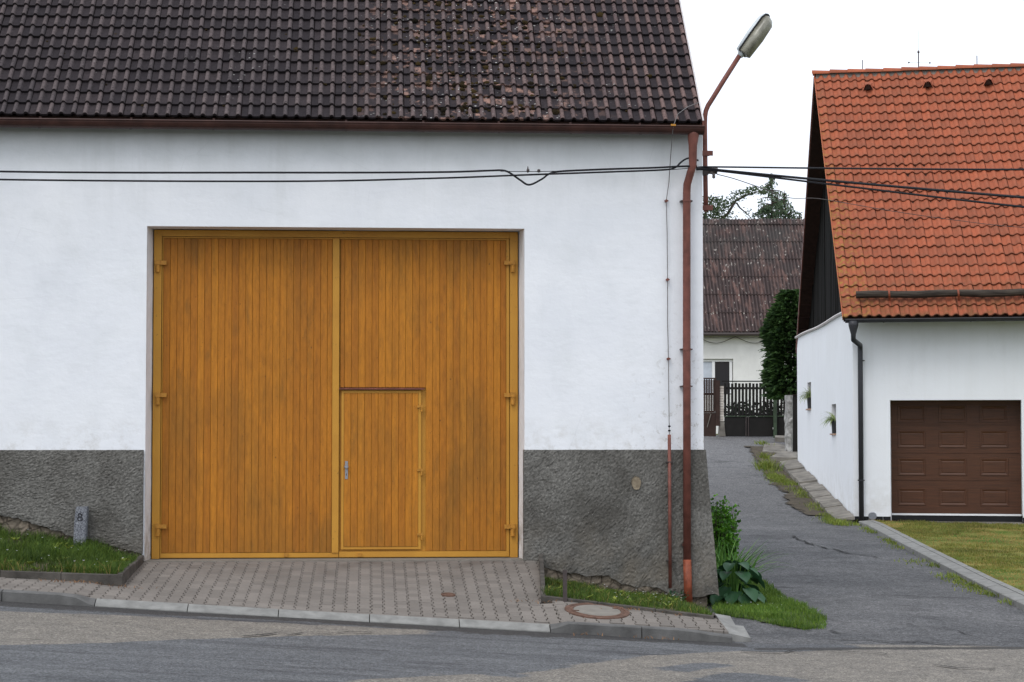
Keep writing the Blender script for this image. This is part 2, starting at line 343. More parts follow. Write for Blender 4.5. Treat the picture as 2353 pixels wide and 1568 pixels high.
k = m.mix(m.math('MULTIPLY', m.ramp(m.noise(2.4, 6, .6, m.map(m.pos(), (2.5, 2.5, .12))), [(.5, 0.), (.8, 1.)]), .13), k, (.6,.59,.56,1)); k = m.mix(m.math('MULTIPLY', m.rng(z, .9, -.25), m.ramp(m.noise(3, 6, .7), [(.42, 0.), (.62, .55)])), k, (.56,.54,.5,1)); k = m.mix(m.ramp(m.noise(1.7, 7, .7, m.map(m.pos(), (1, 1, .6), loc=(5, 5, 5))), [(.55, 0.), (.75, .22)]), k, (.6,.61,.62,1))
m.bump(m.mix(.4, m.noise(7, 5), m.noise(25, 4)), .3, .015); MT['house'] = m.done(k)
MT['cottage'] = plain('cottage_render', (.76,.75,.72,1), .95, .08, 1.5, .6, bs=14)
m = NT('dark_boards', .9, .1); k = m.mix(m.orand(), c(9,8,7), c(16,14,12)); MT['darkboard'] = m.done(m.mix(m.ramp(m.noise(12, 5, .6, m.map(m.pos(), (1, 1, .05))), [(.4, 0.), (.8, .5)]), k, c(28,25,22)))
MT['batten'] = plain('roof_batten', c(46,28,21), .9, .3)
MT['log'] = (lambda m: m.done(m.ramp(m.noise(9, 6, .6, m.map(m.pos(), (.3, .3, 4))), [(.3, c(36,32,30)), (.7, c(82,74,66))])))(NT('old_log', .9, .15))
m = NT('garage_woodgrain', .5, .35)
k = m.ramp(m.noise(5, 7, .65, m.map(m.pos(), (.5, .5, 14))), [(.3, c(62,38,24)), (.55, c(82,50,31)), (.8, c(96,60,39))]); MT['garage'] = m.done(k)
MT['whitestrip'] = plain('white_pvc', (.82,.82,.82,1), .4, .03)
MT['blacktile'] = plain('black_plinth_tile', c(28,28,30), .25, .15, 3)
MT['picket'] = plain('dark_fence_paint', c(30,28,26), .75, .3, 3)
MT['brown'] = plain('brown_gate_paint', c(60,44,38), .7, .25, 4)
MT['greenpost'] = plain('green_post', c(64,78,60), .7, .35, 6)
MT['brick'] = (lambda m: m.done(m.mix(m.orand(), c(214,206,196), c(190,180,170))))(NT('pale_brick', .9, .15))
MT['mortar'] = plain('mortar', c(120,112,104), 1, .2)
m = NT('rough_stone', .95, .1); k = m.ramp(m.noise(7, 6), [(.3, c(120,118,114)), (.7, c(190,188,184))]); m.bump(m.noise(9, 5), 1, .08); MT['stone'] = m.done(k)
m = NT('window_glass', .05, .6); MT['glass'] = m.done(c(22,23,26)); m.b.inputs['Roughness'].default_value = .3
MT['curtain'] = plain('net_curtain', c(190,196,206), .5, .1, 4)
MT['pot'] = plain('grey_pot', c(66,66,68), .6, .1); MT['terra'] = plain('clay_saucer', c(170,140,120), .9, .2)
MT['grass'] = foliage('grass_blades', c(40,66,22), c(96,118,44)); MT['grass2'] = foliage('verge_blades', c(58,92,30), c(112,136,52))
MT['dry'] = foliage('dry_blades', c(138,118,66), c(176,152,92)); MT['lawn1'] = foliage('lawn_blades', c(92,106,44), c(140,138,66)); MT['weed'] = foliage('weed_leaves', c(94,118,44), c(140,146,64))
MT['flower'] = plain('white_petals', (.8,.8,.8,1), .8, .02)
MT['bush'] = foliage('bush_leaves', c(46,90,24), c(98,146,42)); MT['lily'] = foliage('strap_leaves', c(66,112,50), c(126,168,82)); MT['hosta'] = foliage('broad_leaves', c(28,58,40), c(62,98,64), .4, .15)
MT['thuja'] = foliage('conifer_sprays', c(32,54,31), c(78,108,56), .6, .25); MT['larch'] = foliage('larch_needles', c(58,78,58), c(112,130,100), .7, .4); MT['pine'] = foliage('pine_needles', c(46,62,44), c(92,108,72), .7, .35)
MT['bark'] = plain('bark', c(70,60,54), .95, .3, 4, .8); MT['spider'] = foliage('variegated_leaves', c(92,122,58), c(190,200,140), .5, .25)
MT['leaf_litter'] = foliage('brown_litter', c(112,76,48), c(160,118,78), .9, .05)
m = NT('lamp_glass', .25, .5); MT['lamp'] = m.done(m.mix(m.ramp(m.noise(6, 5), [(.4, 0.), (.7, 1.)]), c(150,147,132), c(96,93,82))); MT['lampshell'] = plain('lamp_shell', c(196,202,204), .35, .12, 6, 0, .5)
MT['ceramic'] = plain('insulator', c(96,88,84), .3, .2, 20, 0, .5)
MT['alu'] = plain('aluminium_plate', c(150,152,158), .35, .08, 20, 0, .5, .6)
MT['sheet'] = plain('metal_flashing', c(196,190,188), .5, .15, 6)
MT['vergesoil'] = plain('verge_soil', c(62,72,38), 1, .35, 5)
MT['shade'] = foliage('shrub_leaves', c(14,22,13), c(38,52,28), .7, .1)

# ================================================================ TERRAIN
KY = -3.7                                               # front of the street kerb
def zkb(x):
    if x > 4.1: return -.722-.015*(min(x, 40)-4.1)
    return -.4634-.0631*max(x, -25)
ALZ = [(-3.7, -.75), (4, -.60), (11, -.40), (17.3, -.24), (24, .26), (30.3, .76), (39.3, 1.6), (46, 1.8), (70, 2.0), (600, 3)]
def G(x, y): return zkb(x) + (interp(y, ALZ)+.75 if y > KY else 0)
def raised(x): return max(sstep((-2.95-x)/.25), sstep((x-2.02)/.2))
def PZ(x, y):                                           # top of the paving
    t = max(0, min(1, -y/3.55)); k = zkb(x)+.075+.035*raised(x)
    return lerp(-.02, k, t**1.08)

def sheet(name, x0, x1, y0, y1, d, f, mat, attrs=None, inside=None):
    mb = MB(); nx, ny = max(1, int((x1-x0)/d)), max(1, int((y1-y0)/d))
    idx = {}; A = {k: [] for k in (attrs or {})}
    def vid(i, j):
        if (i, j) not in idx:
            x, y = lerp(x0, x1, i/nx), lerp(y0, y1, j/ny); idx[i, j] = len(mb.v); mb.v.append((x, y, f(x, y)))
            for k, fn in (attrs or {}).items(): A[k].append(fn(x, y))
        return idx[i, j]
    for j in range(ny):
        for i in range(nx):
            if inside and not inside(lerp(x0, x1, (i+.5)/nx), lerp(y0, y1, (j+.5)/ny)): continue
            mb.f.append([vid(i, j), vid(i+1, j), vid(i+1, j+1), vid(i, j+1)]); mb.m.append(0)
    mb.a = A; return mb.build(name, mat, None, True, 'structure')
# far ground sheet, under everything
xs = [-700, -300, -120, -60, -30, -15, -8, -4, 0, 4, 8, 12, 16, 20, 26, 34, 45, 60, 120, 300, 700]
ys = [-600, -200, -80, -40, -27, -15, -8, -4.5, -3.0, 0, 4, 8, 12, 17, 21, 25, 30, 35, 40, 46, 55, 70, 100, 160, 300, 700]
mb = MB(); mb.add([(x, y, G(x, y)-.16) for y in ys for x in xs], [(j*len(xs)+i, j*len(xs)+i+1, (j+1)*len(xs)+i+1, (j+1)*len(xs)+i) for j in range(len(ys)-1) for i in range(len(xs)-1)])
mb.build('ground', MT['ground'], None, True, 'structure')
# asphalt street with paler worn-through areas
def uv2w(pts): return [S(u, v, lambda x, y: zkb(x)) for u, v in pts]
BE = [uv2w(p) for p in ([(-60,1404),(200,1411),(480,1424),(760,1437),(1020,1450),(960,1458),(700,1462),(420,1470),(150,1480),(-60,1484)],
      [(1330,1528),(1480,1508),(1700,1496),(1990,1478),(2420,1490),(2420,1600),(1300,1600),(1050,1600),(1180,1560)],
      [(640,1600),(820,1562),(1130,1548),(1250,1600)], [(1180,1548),(1400,1528),(1500,1545),(1300,1566)])]
BL = [uv2w(p) for p in ([(1500,1535),(1640,1520),(1690,1530),(1560,1548)], [(1560,1568),(1680,1545),(1850,1560),(1900,1600),(1500,1600)], [(1690,1492),(1960,1482),(2000,1490),(1780,1500)])]
def soft(polys, x, y):
    n = 0
    for dx, dy in ((0,0),(.12,.1),(-.12,.1),(.12,-.1),(-.12,-.1)):
        n += any(inpoly(x+dx, y+dy, p) for p in polys)
    return n/5
def beige(x, y): return soft(BE, x, y)*(1-soft(BL, x, y))
def darkband(x, y):
    if x < 4.1: return 1-sstep((KY-.02-y)/(.95+.2*sin(x*1.3)))
    return .75*(1-sstep(abs(y-KY+.6-.12*(x-4))/.35))*(x < 8.5)
sheet('street', -6.5, 10.5, -11.5, KY, .06, lambda x, y: zkb(x)+.006*noise.noise(V((x*.8, y*.8, 0))), MT['street'], {'beige': beige, 'dark': darkband})
for nm, a in (('street', (-60, -6.5, -11.5, KY)), ('street', (10.5, 60, -11.5, KY)), ('street', (-60, 60, -24, -11.5))):
    sheet(nm, *a, 1.5, lambda x, y: zkb(x), MT['street'])
# alley asphalt
LK = [S(u, v, lambda x, y: G(x, y)) for u, v in ((2560,1500),(2353,1404),(2200,1327),(2080,1263),(1990,1213),(1955,1200))]   # foot of the lawn kerb
def alley_right(y): return interp(y, [(p.y, p.x) for p in LK]+[(30.5, 11.1), (37, 13.1), (40, 14.0)])
LKs = sorted([(p.y, p.x) for p in LK])
def alley_right(y): return interp(y, [(KY-.05, LKs[0][1]+1)]+LKs+[(30.5, 11.25), (36, 12.9), (41, 14.4)])
sheet('alley_road', 3.9, 16, KY+.002, 41, .16, lambda x, y: G(x, y)+.012*noise.noise(V((x*.5, y*.5, 3)))*(y > -3.4),
      MT['alley'], None, lambda x, y: x < alley_right(y)+.25)
sheet('alley_road', 16, 26, KY+.002, 3, .5, lambda x, y: G(x, y), MT['alley'], None, lambda x, y: x < alley_right(y)+.25)
# cracks in the asphalt
def crack(pts, f, wd=.022):
    q = [S(u, v, f) for u, v in pts]; path = []
    for a, b in zip(q, q[1:]):
        n = max(2, int((b-a).length/.18))
        for i in range(n): path.append(lerp(a, b, i/n)+V((rnd.uniform(-.05,.05), rnd.uniform(-.16,.16), 0)))
    mb = MB(); vs = []; 
    for i, p in enumerate(path):
        d = (path[min(i+1,len(path)-1)]-path[max(i-1,0)]).normalized(); s_ = V((-d.y, d.x, 0))*wd*rnd.uniform(.3, 1.2)
        for e in (s_, -s_): r = p+e; vs.append((r.x, r.y, f(r.x, r.y)+.016))
    mb.add(vs, [(2*i, 2*i+1, 2*i+3, 2*i+2) for i in range(len(path)-1)]); return mb
ALF = lambda x, y: G(x, y)
crk_par = [o for o in scene.collection.objects if o.name.startswith('alley_road')][0]
for pts, wd in (([(1818,1232),(1850,1247),(1900,1262),(1950,1272),(2000,1280),(2040,1285)], .03), ([(1906,1472),(2010,1476),(2130,1480),(2353,1487)], .022),
            ([(2080,1438),(2180,1448),(2260,1470)], .01), ([(1910,1454),(1945,1460)], .018), ([(1760,1418),(1860,1424),(1990,1440)], .009)):
    crack(pts, ALF, wd).build('crack', MT['crack'], crk_par)

STF = lambda x, y: zkb(x); st_par = [o for o in scene.collection.objects if o.name.startswith('street')][0]
for pts, wd in (([(1700,1499),(1830,1497),(1950,1500),(2070,1507)], .02), ([(2140,1533),(2240,1540),(2353,1545)], .03), ([(560,1463),(700,1459),(900,1456)], .02)):
    crack(pts, STF, wd).build('crack', MT['crack'], st_par)
# ---------------------------------------------------------------- kerb stones along the street
kerb = MB().box(-12, W(1684, 1478, KY).x-.02, KY+.03, KY+.14, -1.2, -1.1).build('kerb', MT['concrete'], None, False, 'structure')
def kerb_stone(x0, x1, h):                             # h(t)->(front height, back height)
    secs = []
    for t in (0, .06, .2, .4, .6, .8, .94, 1):
        x = lerp(x0, x1, t); zb = zkb(x); hf, hb = h(t); ch = .012
        secs.append([V((x,KY,zb-.15)), V((x,KY,zb+hf-ch)), V((x,KY+.012,zb+hf)), V((x,KY+.148,zb+hb)), V((x,KY+.15,zb-.15))])
    return MB().loft(secs)
US = [-630,-418,-208,4,217,430,639,849,1056,1265,1475,1684]
UX = [W(u, interp(u, [(0,1382),(1684,1478)]), KY).x for u in US]
for i, (a, b) in enumerate(zip(UX, UX[1:])):
    up = US[i+1] <= 217 or US[i] >= 1265
    f = (lambda t: (.118,.122)) if up else (lambda t: (.022,.078))
    if US[i+1] == 217: f = lambda t: (lerp(.118,.03,sstep((t-.72)/.28)), lerp(.122,.08,sstep((t-.72)/.28)))
    if US[i] == 1265: f = lambda t: (lerp(.05,.118,sstep(t/.2)), lerp(.08,.122,sstep(t/.2)))
    if US[i] == 1475: f = lambda t: (lerp(.118,.07,sstep((t-.4)/.6)), lerp(.122,.085,sstep((t-.4)/.6)))
    dz = rnd.uniform(-.006, .006)
    kerb_stone(a+.005, b-.005, lambda t: (f(t)[0]+dz, f(t)[1]+dz)).build('kerb_stone', MT['kerbdark' if up else 'concrete'], kerb)
# ---------------------------------------------------------------- bed edgings
eL0, eL1, eL2 = S(0,1327,PZ), S(281,1348,PZ), W(331,1286,-.06)
eR2, eR1, eR0 = W(1238,1291,-.06), S(1243,1381,PZ), S(1640,1424,PZ)
eLf = eL0+(eL0-eL1)*1.1
diagA, diagB = S(1642,1412,PZ), V((UX[-1]-.02, KY+.15, zkb(UX[-1])+.08))
dl = (diagB-diagA).normalized(); dn = V((-dl.y, dl.x, 0)).normalized()
if dn.x < 0: dn = -dn
edging = MB().box(eL1.x-.3, eL1.x, -1, -.8, -1.3, -1.2).build('bed_edging', MT['edging'], None, False, 'structure')
def edge_run(a, b, ha, hb, nseg, side, ext=0):        # side: unit vector to the bed
    for i in range(nseg):
        p, q = lerp(a, b, i/nseg), lerp(a, b, (i+1)/nseg); d = (q-p).normalized()*.004; p = p+d; q = q-d
        h0, h1 = lerp(ha, hb, i/nseg), lerp(ha, hb, (i+1)/nseg); j = V((0, 0, rnd.uniform(-.008,.008))); s_ = side*.055; ch = side*.008
        sec = lambda p, h: [p-V((0,0,.15)), p+V((0,0,h-.008))+j, p+ch+V((0,0,h))+j, p+s_+V((0,0,h))+j, p+s_-V((0,0,.15))]
        MB().loft([sec(p, h0), sec(q, h1)]).build('edging_stone', MT['edging'], edging)
perp = lambda a, b: V((-(b-a).y, (b-a).x, 0)).normalized()
nL1 = perp(eL0, eL1); nL1 = nL1 if nL1.y > 0 else -nL1
nL2 = perp(eL1, eL2); nL2 = nL2 if nL2.x < 0 else -nL2
nR1 = perp(eR1, eR0); nR1 = nR1 if nR1.y > 0 else -nR1
nR2 = perp(eR1, eR2); nR2 = nR2 if nR2.x > 0 else -nR2
edge_run(eLf, eL0, .085, .085, 3, nL1); edge_run(eL0, eL1, .085, .14, 2, nL1)
edge_run(eL1, eL2, .14, .065, 2, nL2)
edge_run(eR1, eR0, .06, .045, 3, nR1); edge_run(eR2, eR1, .10, .075, 2, nR2)
for i in range(2):                                    # flat end slabs of the pavement
    a, b = lerp(diagA, diagB, i/2+.01), lerp(diagA, diagB, i/2+.49); w_ = dn*lerp(.18, .25, i)
    t = [a+V((0,0,.012)), b+V((0,0,.012)), b+w_-V((0,0,.045)), a+w_-V((0,0,.02))]
    MB().hexa([p-V((0,0,.2)) for p in t], t).build('kerb_slab', MT['concrete'], kerb)
# ---------------------------------------------------------------- interlocking pavers
GX0, GX1 = W(335,900).x, W(1205,900).x
pavpoly = [eLf, eL0, eL1, eL2, V((GX0,-.06,0)), V((GX0+.05,.36,0)), V((GX1-.05,.36,0)), V((GX1,-.06,0)), V((eR2.x,-.06,0)), eR1, eR0, diagA, diagB, V((diagB.x,KY+.15,0)), V((eLf.x,KY+.15,0))]
pavement = sheet('pavement', eLf.x, diagB.x+.1, KY+.1, .4, .1, lambda x, y: PZ(x, min(y, .0))-.02, MT['joint'], None, lambda x, y: inpoly(x, y, pavpoly))
def clip(poly, p, n):                                  # keep side where (q-p).n >= 0
    out = []
    for i in range(len(poly)):
        a, b = poly[i-1], poly[i]; da, db = (a[0]-p.x)*n.x+(a[1]-p.y)*n.y, (b[0]-p.x)*n.x+(b[1]-p.y)*n.y
        if (da < 0) != (db < 0): t = da/(da-db); out.append((a[0]+(b[0]-a[0])*t, a[1]+(b[1]-a[1])*t))
        if db >= 0: out.append(b)
    return out
hl, we, ww, PT, PL = .0972, .0742, .0542, .1395, .2
IP = [(-we,-hl),(we,-hl),(we,-.06),(ww,-.04),(ww,.04),(we,.06),(we,hl),(-we,hl),(-we,.06),(-ww,.04),(-ww,-.04),(-we,-.06)]
mb = MB(); n = len(IP)
mb.loft([[V((x, y, -.04)) for x, y in IP], [V((x, y, -.004)) for x, y in IP], [V((x*.955, y*.965, 0)) for x, y in IP]], True, False)
mb.f.append(list(range(2*n, 3*n))); mb.m.append(0)
pav_me = mb.mesh('paver', MT['paver']); full = []; rest = MB()
ci = 0; x = -8.0
while x < 4.6:
    y = KY+.05+(ci % 2)*PL/2
    while y < .5:
        if inpoly(x, y, pavpoly) or any(inpoly(x+dx, y+dy, pavpoly) for dx in (-.07, .07) for dy in (-.09, .09)):
            poly = [(x+a, y+b) for a, b in IP]; cl = poly
            cl = clip(cl, V((0, KY+.156, 0)), V((0, 1, 0)))
            if x < eL1.x-.0 or (y > eL1.y and x < eL2.x+.2):
                onleft = (V((x, y, 0))-eL1).dot(nL2) > 0
                cl = clip(cl, eL0, -nL1) if onleft and (V((x,y,0))-eL1).dot(nL1) < .12 else clip(cl, eL1, -nL2)
            if x > eR1.x-.2 and y > eR1.y-.3:
                cl = clip(cl, eR2, -nR2) if (V((x,y,0))-eR2).dot(nR2) < .1 and (V((x,y,0))-eR1).dot(nR1) > -.03 else clip(cl, eR1, -nR1)
            if x > 3.0: cl = clip(cl, diagA, -dn)
            if len(cl) > 2:
                gx = (PZ(x+.05, y)-PZ(x-.05, y))/.1; gy = (PZ(x, min(y+.05, 0))-PZ(x, min(y-.05, 0)))/.1; zc = PZ(x, min(y, 0))+rnd.uniform(-.003, .003)
                if cl == poly:
                    nrm = V((-gx, -gy, 1)).normalized(); ax = V((1, 0, gx)).normalized(); ay = nrm.cross(ax)
                    R = Matrix((ax, ay, nrm)).transposed().to_4x4()
                    full.append((abs(y+2.0)+abs(x-.2)*.35, Matrix.Translation((x, y, zc)) @ R @ Matrix.Rotation(rnd.uniform(-.012,.012), 4, 'Z')))
                else:
                    h = lambda a, b: zc+gx*(a-x)+gy*(b-y)
                    rest.loft([[V((a, b, h(a, b)-.04)) for a, b in cl], [V((a, b, h(a, b))) for a, b in cl]])
        y += PL
    x += PT; ci += 1
full.sort(key=lambda q: q[0])
for i, (k, mw) in enumerate(full):
    if i < 300: link('paver', pav_me, pavement, None, mw)
    else: rest.add([mw @ V(p) for p in mb.v], mb.f)
rest.build('pavers', MT['paver'], pavement, False, 'stuff')
# covers set into the paving
mc = S(1372,1405,PZ); mz = PZ(mc.x, mc.y)
def disc(cx, cy, prof, seg=40): return MB().loft([[V((cx+r*cos(2*pi*k/seg), cy+r*sin(2*pi*k/seg), PZ(cx+r*cos(2*pi*k/seg), cy+r*sin(2*pi*k/seg))+h)) for k in range(seg)] for r, h in prof])
t = thing('manhole_cover', (mc.x, mc.y, mz), 'round concrete manhole cover with rusty iron rim in the grey paving', 'manhole cover')
disc(mc.x, mc.y, [(.37,-.03),(.37,.011),(.35,.016),(.325,.016),(.32,.008),(.30,.008),(.295,.014),(.272,.014),(.27,-.02)]).build('rim', MT['iron'], t)
disc(mc.x, mc.y, [(.268,-.02),(.268,.011),(.26,.013)]).build('lid', MT['mancon'], t)
for a in (.5, 3.4):
    px_, py_ = mc.x+.25*cos(a), mc.y+.25*sin(a); MB().box(px_-.03, px_+.03, py_-.02, py_+.02, mz-.02, PZ(px_, py_)+.018).build('lifting_slot', MT['iron'], t)
vc = S(1030,1368,PZ); t = thing('valve_cover', tuple(vc), 'small rusty iron valve cover in the paving before the gate', 'valve cover')
disc(vc.x, vc.y, [(.085,-.02),(.085,.012),(.075,.016),(.062,.016),(.06,.006),(.058,.006),(.055,.012),(.0551,-.02)], 24).build('rim', MT['iron'], t)
disc(vc.x, vc.y, [(.054,-.02),(.054,.012),(.03,.014),(.028,.02),(.015,.022)], 20).build('lid', MT['iron'], t)

# ================================================================ BARN
barn = thing('barn', (0, .5, -.05), 'white plastered barn with yellow plank gate, grey roughcast plinth and dark mossy tiled roof', 'barn')
XL, XR = -9.0, W(1615, 600).x
YE, PITCH = -.17, radians(45.5)
EZ = W(1615, 284, YE).z                                # eave: lower edge of the tiles
def roofz(y): return EZ-.02+(y-YE)*math.tan(PITCH)
ZT = roofz(0)-.1                                       # wall head
OT = W(770, 523).z; GY = .36
JX0, JX1 = W(352, 900, GY).x-.01, W(1189, 900, GY).x+.01
mb = MB()                                              # front wall round the opening, with splayed reveals in their own part
nz = 60
def wallpanel(x0, x1, z0, z1, d=.12):
    nx, nzz = max(1, int((x1-x0)/d)), max(1, int((z1-z0)/d))
    def fn(a, b):
        x, z = lerp(x0, x1, a), lerp(z0, z1, b); return (x, -.006+.012*noise.noise(V((x*.7, 0, z*.7)))*min(1, 4*min(a, 1-a, b, 1-b)*1.0+.0), z)
    mb.grid(fn, nx, nzz)
wallpanel(XL, GX0, -1.2, ZT); wallpanel(GX1, XR, -1.2, ZT); wallpanel(GX0, GX1, OT, ZT)
BD = 9.5
mb.add([(XL,-.006,-1.2),(XL,BD,-1.2),(XL,BD,ZT),(XL,-.006,ZT)], [(0,1,2,3)])
zr = roofz(BD/2)-.15
mb.add([(XR,-.006,-1.2),(XR,BD,-1.2),(XR,BD,ZT),(XR,BD/2,zr),(XR,-.006,ZT)], [(0,1,2,3,4)])
mb.add([(XL,BD,-1.2),(XR,BD,-1.2),(XR,BD,ZT),(XL,BD,ZT)], [(0,1,2,3)])
mb.build('wall', MT['plaster'], barn)
mb = MB(); k = .5
ZB = -.3
mb.grid(lambda a, b: (lerp(GX0, JX0, a)+.006*noise.noise(V((a*3, 1, b*9))), lerp(-.006, GY+.1, a), lerp(ZB, OT, b)), 4, 40)
mb.grid(lambda a, b: (lerp(GX1, JX1, a)+.006*noise.noise(V((a*3, 5, b*9))), lerp(-.006, GY+.1, a), lerp(ZB, OT, b)), 4, 40)
mb.grid(lambda a, b: (lerp(lerp(GX0, GX1, a), lerp(JX0, JX1, a), b), lerp(-.006, GY+.1, b), OT+.006*noise.noise(V((a*9, 2, b*2)))*b), 40, 3)
mb.build('gate_reveal', MT['reveal'], barn)
MB().box(JX0-.05, JX1+.05, -.05, GY+.15, -.2, -.012).build('threshold', MT['mancon'], barn)
# foundation rubble and plinth
botL = [(-9, 1160), (-200, 1175), (0, 1185), (40,1192), (95,1210), (130,1220), (175,1234), (225,1245), (262,1258), (300,1266), (335,1276)]
botR = [(1195,1288),(1245,1300),(1290,1316),(1330,1318),(1345,1325),(1400,1323),(1432,1345),(1470,1348),(1510,1350),(1540,1368),(1580,1372),(1615,1366),(1650,1380),(1660,1382)]
mb = MB()
def rub(a, b, x0, x1, zt, zb):
    x, z = lerp(x0, x1, a), lerp(zb, zt, b); q = noise.noise(V((x*7, 0, z*9))); return (x, -.03-.035*abs(q)-.02*noise.noise(V((x*21, 3, z*21))), z)
mb.grid(lambda a, b: rub(a, b, -9, GX0-.03, .9, -.4), 140, 40); mb.build('foundation_stones', MT['rubble'], barn)
mb = MB(); mb.grid(lambda a, b: rub(a, b, GX1+.02, XR+.03, .4, -1.1), 90, 44); mb.build('foundation_stones', MT['rubble'], barn)
PTOP = W(150, 1035, -.07).z
PXL, PXR = W(328, 1150, -.075).x, W(1203, 1150, -.075).x
def plinth(x0, x1, bot, flare):
    pts = [(W(u, v, -.08).x, W(u, v, -.08).z) for u, v in bot]
    nx = int((x1-x0)/.022); nzp = 64
    def fn(a, b):
        x = lerp(x0, x1, a); z0 = interp(x, pts)+.025*noise.noise(V((x*6, 2, 0)))+.02*noise.noise(V((x*17, 4, 0))); z = lerp(z0, PTOP+.007*noise.noise(V((x*4, 9, 0)))+.005*noise.noise(V((x*19, 9, 3))), b)
        fl = flare*max(0, (PTOP-z)/1.9)
        x2 = x+fl*.15*max(0, (a-.80)/.2); 
        q = noise.fractal(V((x*44, 0, z*46)), .4, 2.1, 3); yy = -.078-.008*q-.10*fl*max(0, (a-.8)/.2)-.015*noise.noise(V((x*1.5, 7, z*1.5)))
        # break-away near the foot
        if b < .06: yy += .03*(1-b/.06)*max(0, noise.noise(V((x*5, 1, 9)))+.3)
        return (x2, yy, z)
    mb = MB(); mb.grid(fn, nx, nzp)
    top = [fn(i/nx, 1) for i in range(nx+1)]; o = len(mb.v); mb.v += top+[(p[0], .01, PTOP+.004) for p in top]
    for i in range(nx): mb.f.append([o+i, o+i+1, o+nx+2+i, o+nx+1+i]); mb.m.append(0)
    for e in (0, 1):                                   # ends return to the wall
        ed = [fn(e, j/nzp) for j in range(nzp+1)]; o = len(mb.v); dpt = .05 if not (flare and e) else 2.5
        mb.v += ed+[(p[0], p[1]+.05+dpt, p[2]) for p in ed]
        for j in range(nzp): mb.f.append([o+j, o+j+1, o+nzp+2+j, o+nzp+1+j]); mb.m.append(0)
    ed = [fn(i/nx, 0) for i in range(nx+1)]; o = len(mb.v); mb.v += ed+[(p[0], -.02, p[2]+.01) for p in ed]
    for i in range(nx): mb.f.append([o+i, o+i+1, o+nx+2+i, o+nx+1+i]); mb.m.append(0)
    return mb.build('plinth', MT['roughcast'], barn)
plinth(-9, PXL, botL, 0); plinth(PXR, W(1622, 1040, -.08).x, botR, 1.0)
# chipped patch in the plinth
pc = W(1462, 1110, -.1); mb = MB(); ring = []
for k in range(18):
    a = 2*pi*k/18; r = 1+.22*noise.noise(V((cos(a)*2, sin(a)*2, 4))); ring.append(V((pc.x+.06*r*cos(a), -.106, pc.z+.088*r*sin(a))))
mb.loft([[p+V((0,.03,0)) for p in ring], ring, [V((lerp(p.x, pc.x, .12), -.1, lerp(p.z, pc.z, .12))) for p in ring]]); mb.build('plaster_patch', MT['bare'], barn)
# ---------------------------------------------------------------- gate
def gp(u, v, off=0): return W(u, v, GY+off)
def cbox(x0, x1, z0, z1, yf, th, ch=.004):
    return MB().loft([[V((x0, yf+th, z)), V((x0, yf+ch, z)), V((x0+ch, yf, z)), V((x1-ch, yf, z)), V((x1, yf+ch, z)), V((x1, yf+th, z))] for z in (z0, z1)])
def fbox(u0, v0, u1, v1, yf, th=.06):                  # frame member between two photo corners
    a, b = W(u0, v1, yf), W(u1, v0, yf); return MB().box(min(a.x,b.x), max(a.x,b.x), yf, yf+th, min(a.z,b.z), max(a.z,b.z))
zg0 = -.008; ztop = W(770, 546, GY).z
ux = lambda u, v=900: W(u, v, GY).x; vz = lambda v, u=770: W(u, v, GY).z
gf = MB().box(JX0-.02, JX1+.02, GY+.075, GY+.12, -.05, OT+.02).build('gate_frame', MT['ochre'], barn)
MB().box(JX0+.008, ux(369.5), GY-.01, GY+.08, zg0, OT-.012).build('frame_post', MT['ochre'], gf)
MB().box(ux(1171.5), JX1-.008, GY-.01, GY+.08, zg0, OT-.012).build('frame_post', MT['ochre'], gf)
MB().box(ux(369.5)+.002, ux(1171.5)-.002, GY-.012, GY+.08, ztop, OT-.012).build('frame_lintel', MT['ochre'], gf)
def leaf(u0, u1, uA, uB, label):
    lf = MB().box(ux(u0), ux(u1), GY+.04, GY+.07, zg0+.01, ztop-.006)
    o = lf.build('gate_leaf', MT['ochre'], barn); o['label'] = label; return o
L = leaf(371, 779, 373, 762, 'left leaf of the gate, all vertical yellow planks')
R_ = leaf(780.5, 1170, 783, 1163, 'right leaf of the gate with a wicket door cut into it')
yb = GY+.012
def rail(o, x0, x1, z0, z1, yf=None, name='frame_rail'): MB().box(x0, x1, GY+.002 if yf is None else yf, GY+.039, z0, z1).build(name, MT['ochre'], o)
zb_ = vz(1270.5); zt_ = vz(549.5)
rail(L, ux(371), ux(779), zg0+.01, zb_); rail(L, ux(371), ux(779), zt_, ztop-.006); rail(L, ux(371), ux(373), zb_+.001, zt_-.001); rail(L, ux(763.5), ux(779), zb_+.001, zt_-.001, GY-.012, 'meeting_stile')
WT, WB, WL, WR = vz(893), vz(1266), ux(780.5), ux(971)
rail(R_, WL, ux(1170), zg0+.01, vz(1268)); rail(R_, ux(780.5), ux(1170), zt_, ztop-.006); rail(R_, ux(1163.5), ux(1170), vz(1268)+.001, zt_-.001)
def boards(o, x0, x1, first, z0, z1, pitch=.0877, hole=None):
    x = x0; w_ = first
    while x < x1-.012:
        e = min(x+w_, x1); zb, zt = z0, z1
        if hole and x < hole[0]-.03: zb = hole[1]
        j = rnd.uniform(-.0015, .0015)
        cbox(x+.0016, e-.0016, zb+rnd.uniform(0, .004), zt-rnd.uniform(0,.002), yb+j, .026, .0025).build('board', MT['board'], o)
        x = e; w_ = pitch*rnd.uniform(.985, 1.015)
boards(L, ux(373.2), ux(763), .0877, zb_+.004, zt_-.003)
boards(R_, ux(782), ux(1163.2), .052, vz(1268)+.004, zt_-.003, hole=(WR, WT+.014))
WD = MB().box(WL+.02, WR-.012, GY+.031, GY+.0385, WB+.02, WT-.02).build('wicket_door', MT['ochre'], barn)
WD['label'] = 'narrow wicket door of yellow planks in the right leaf'
yw = GY-.004
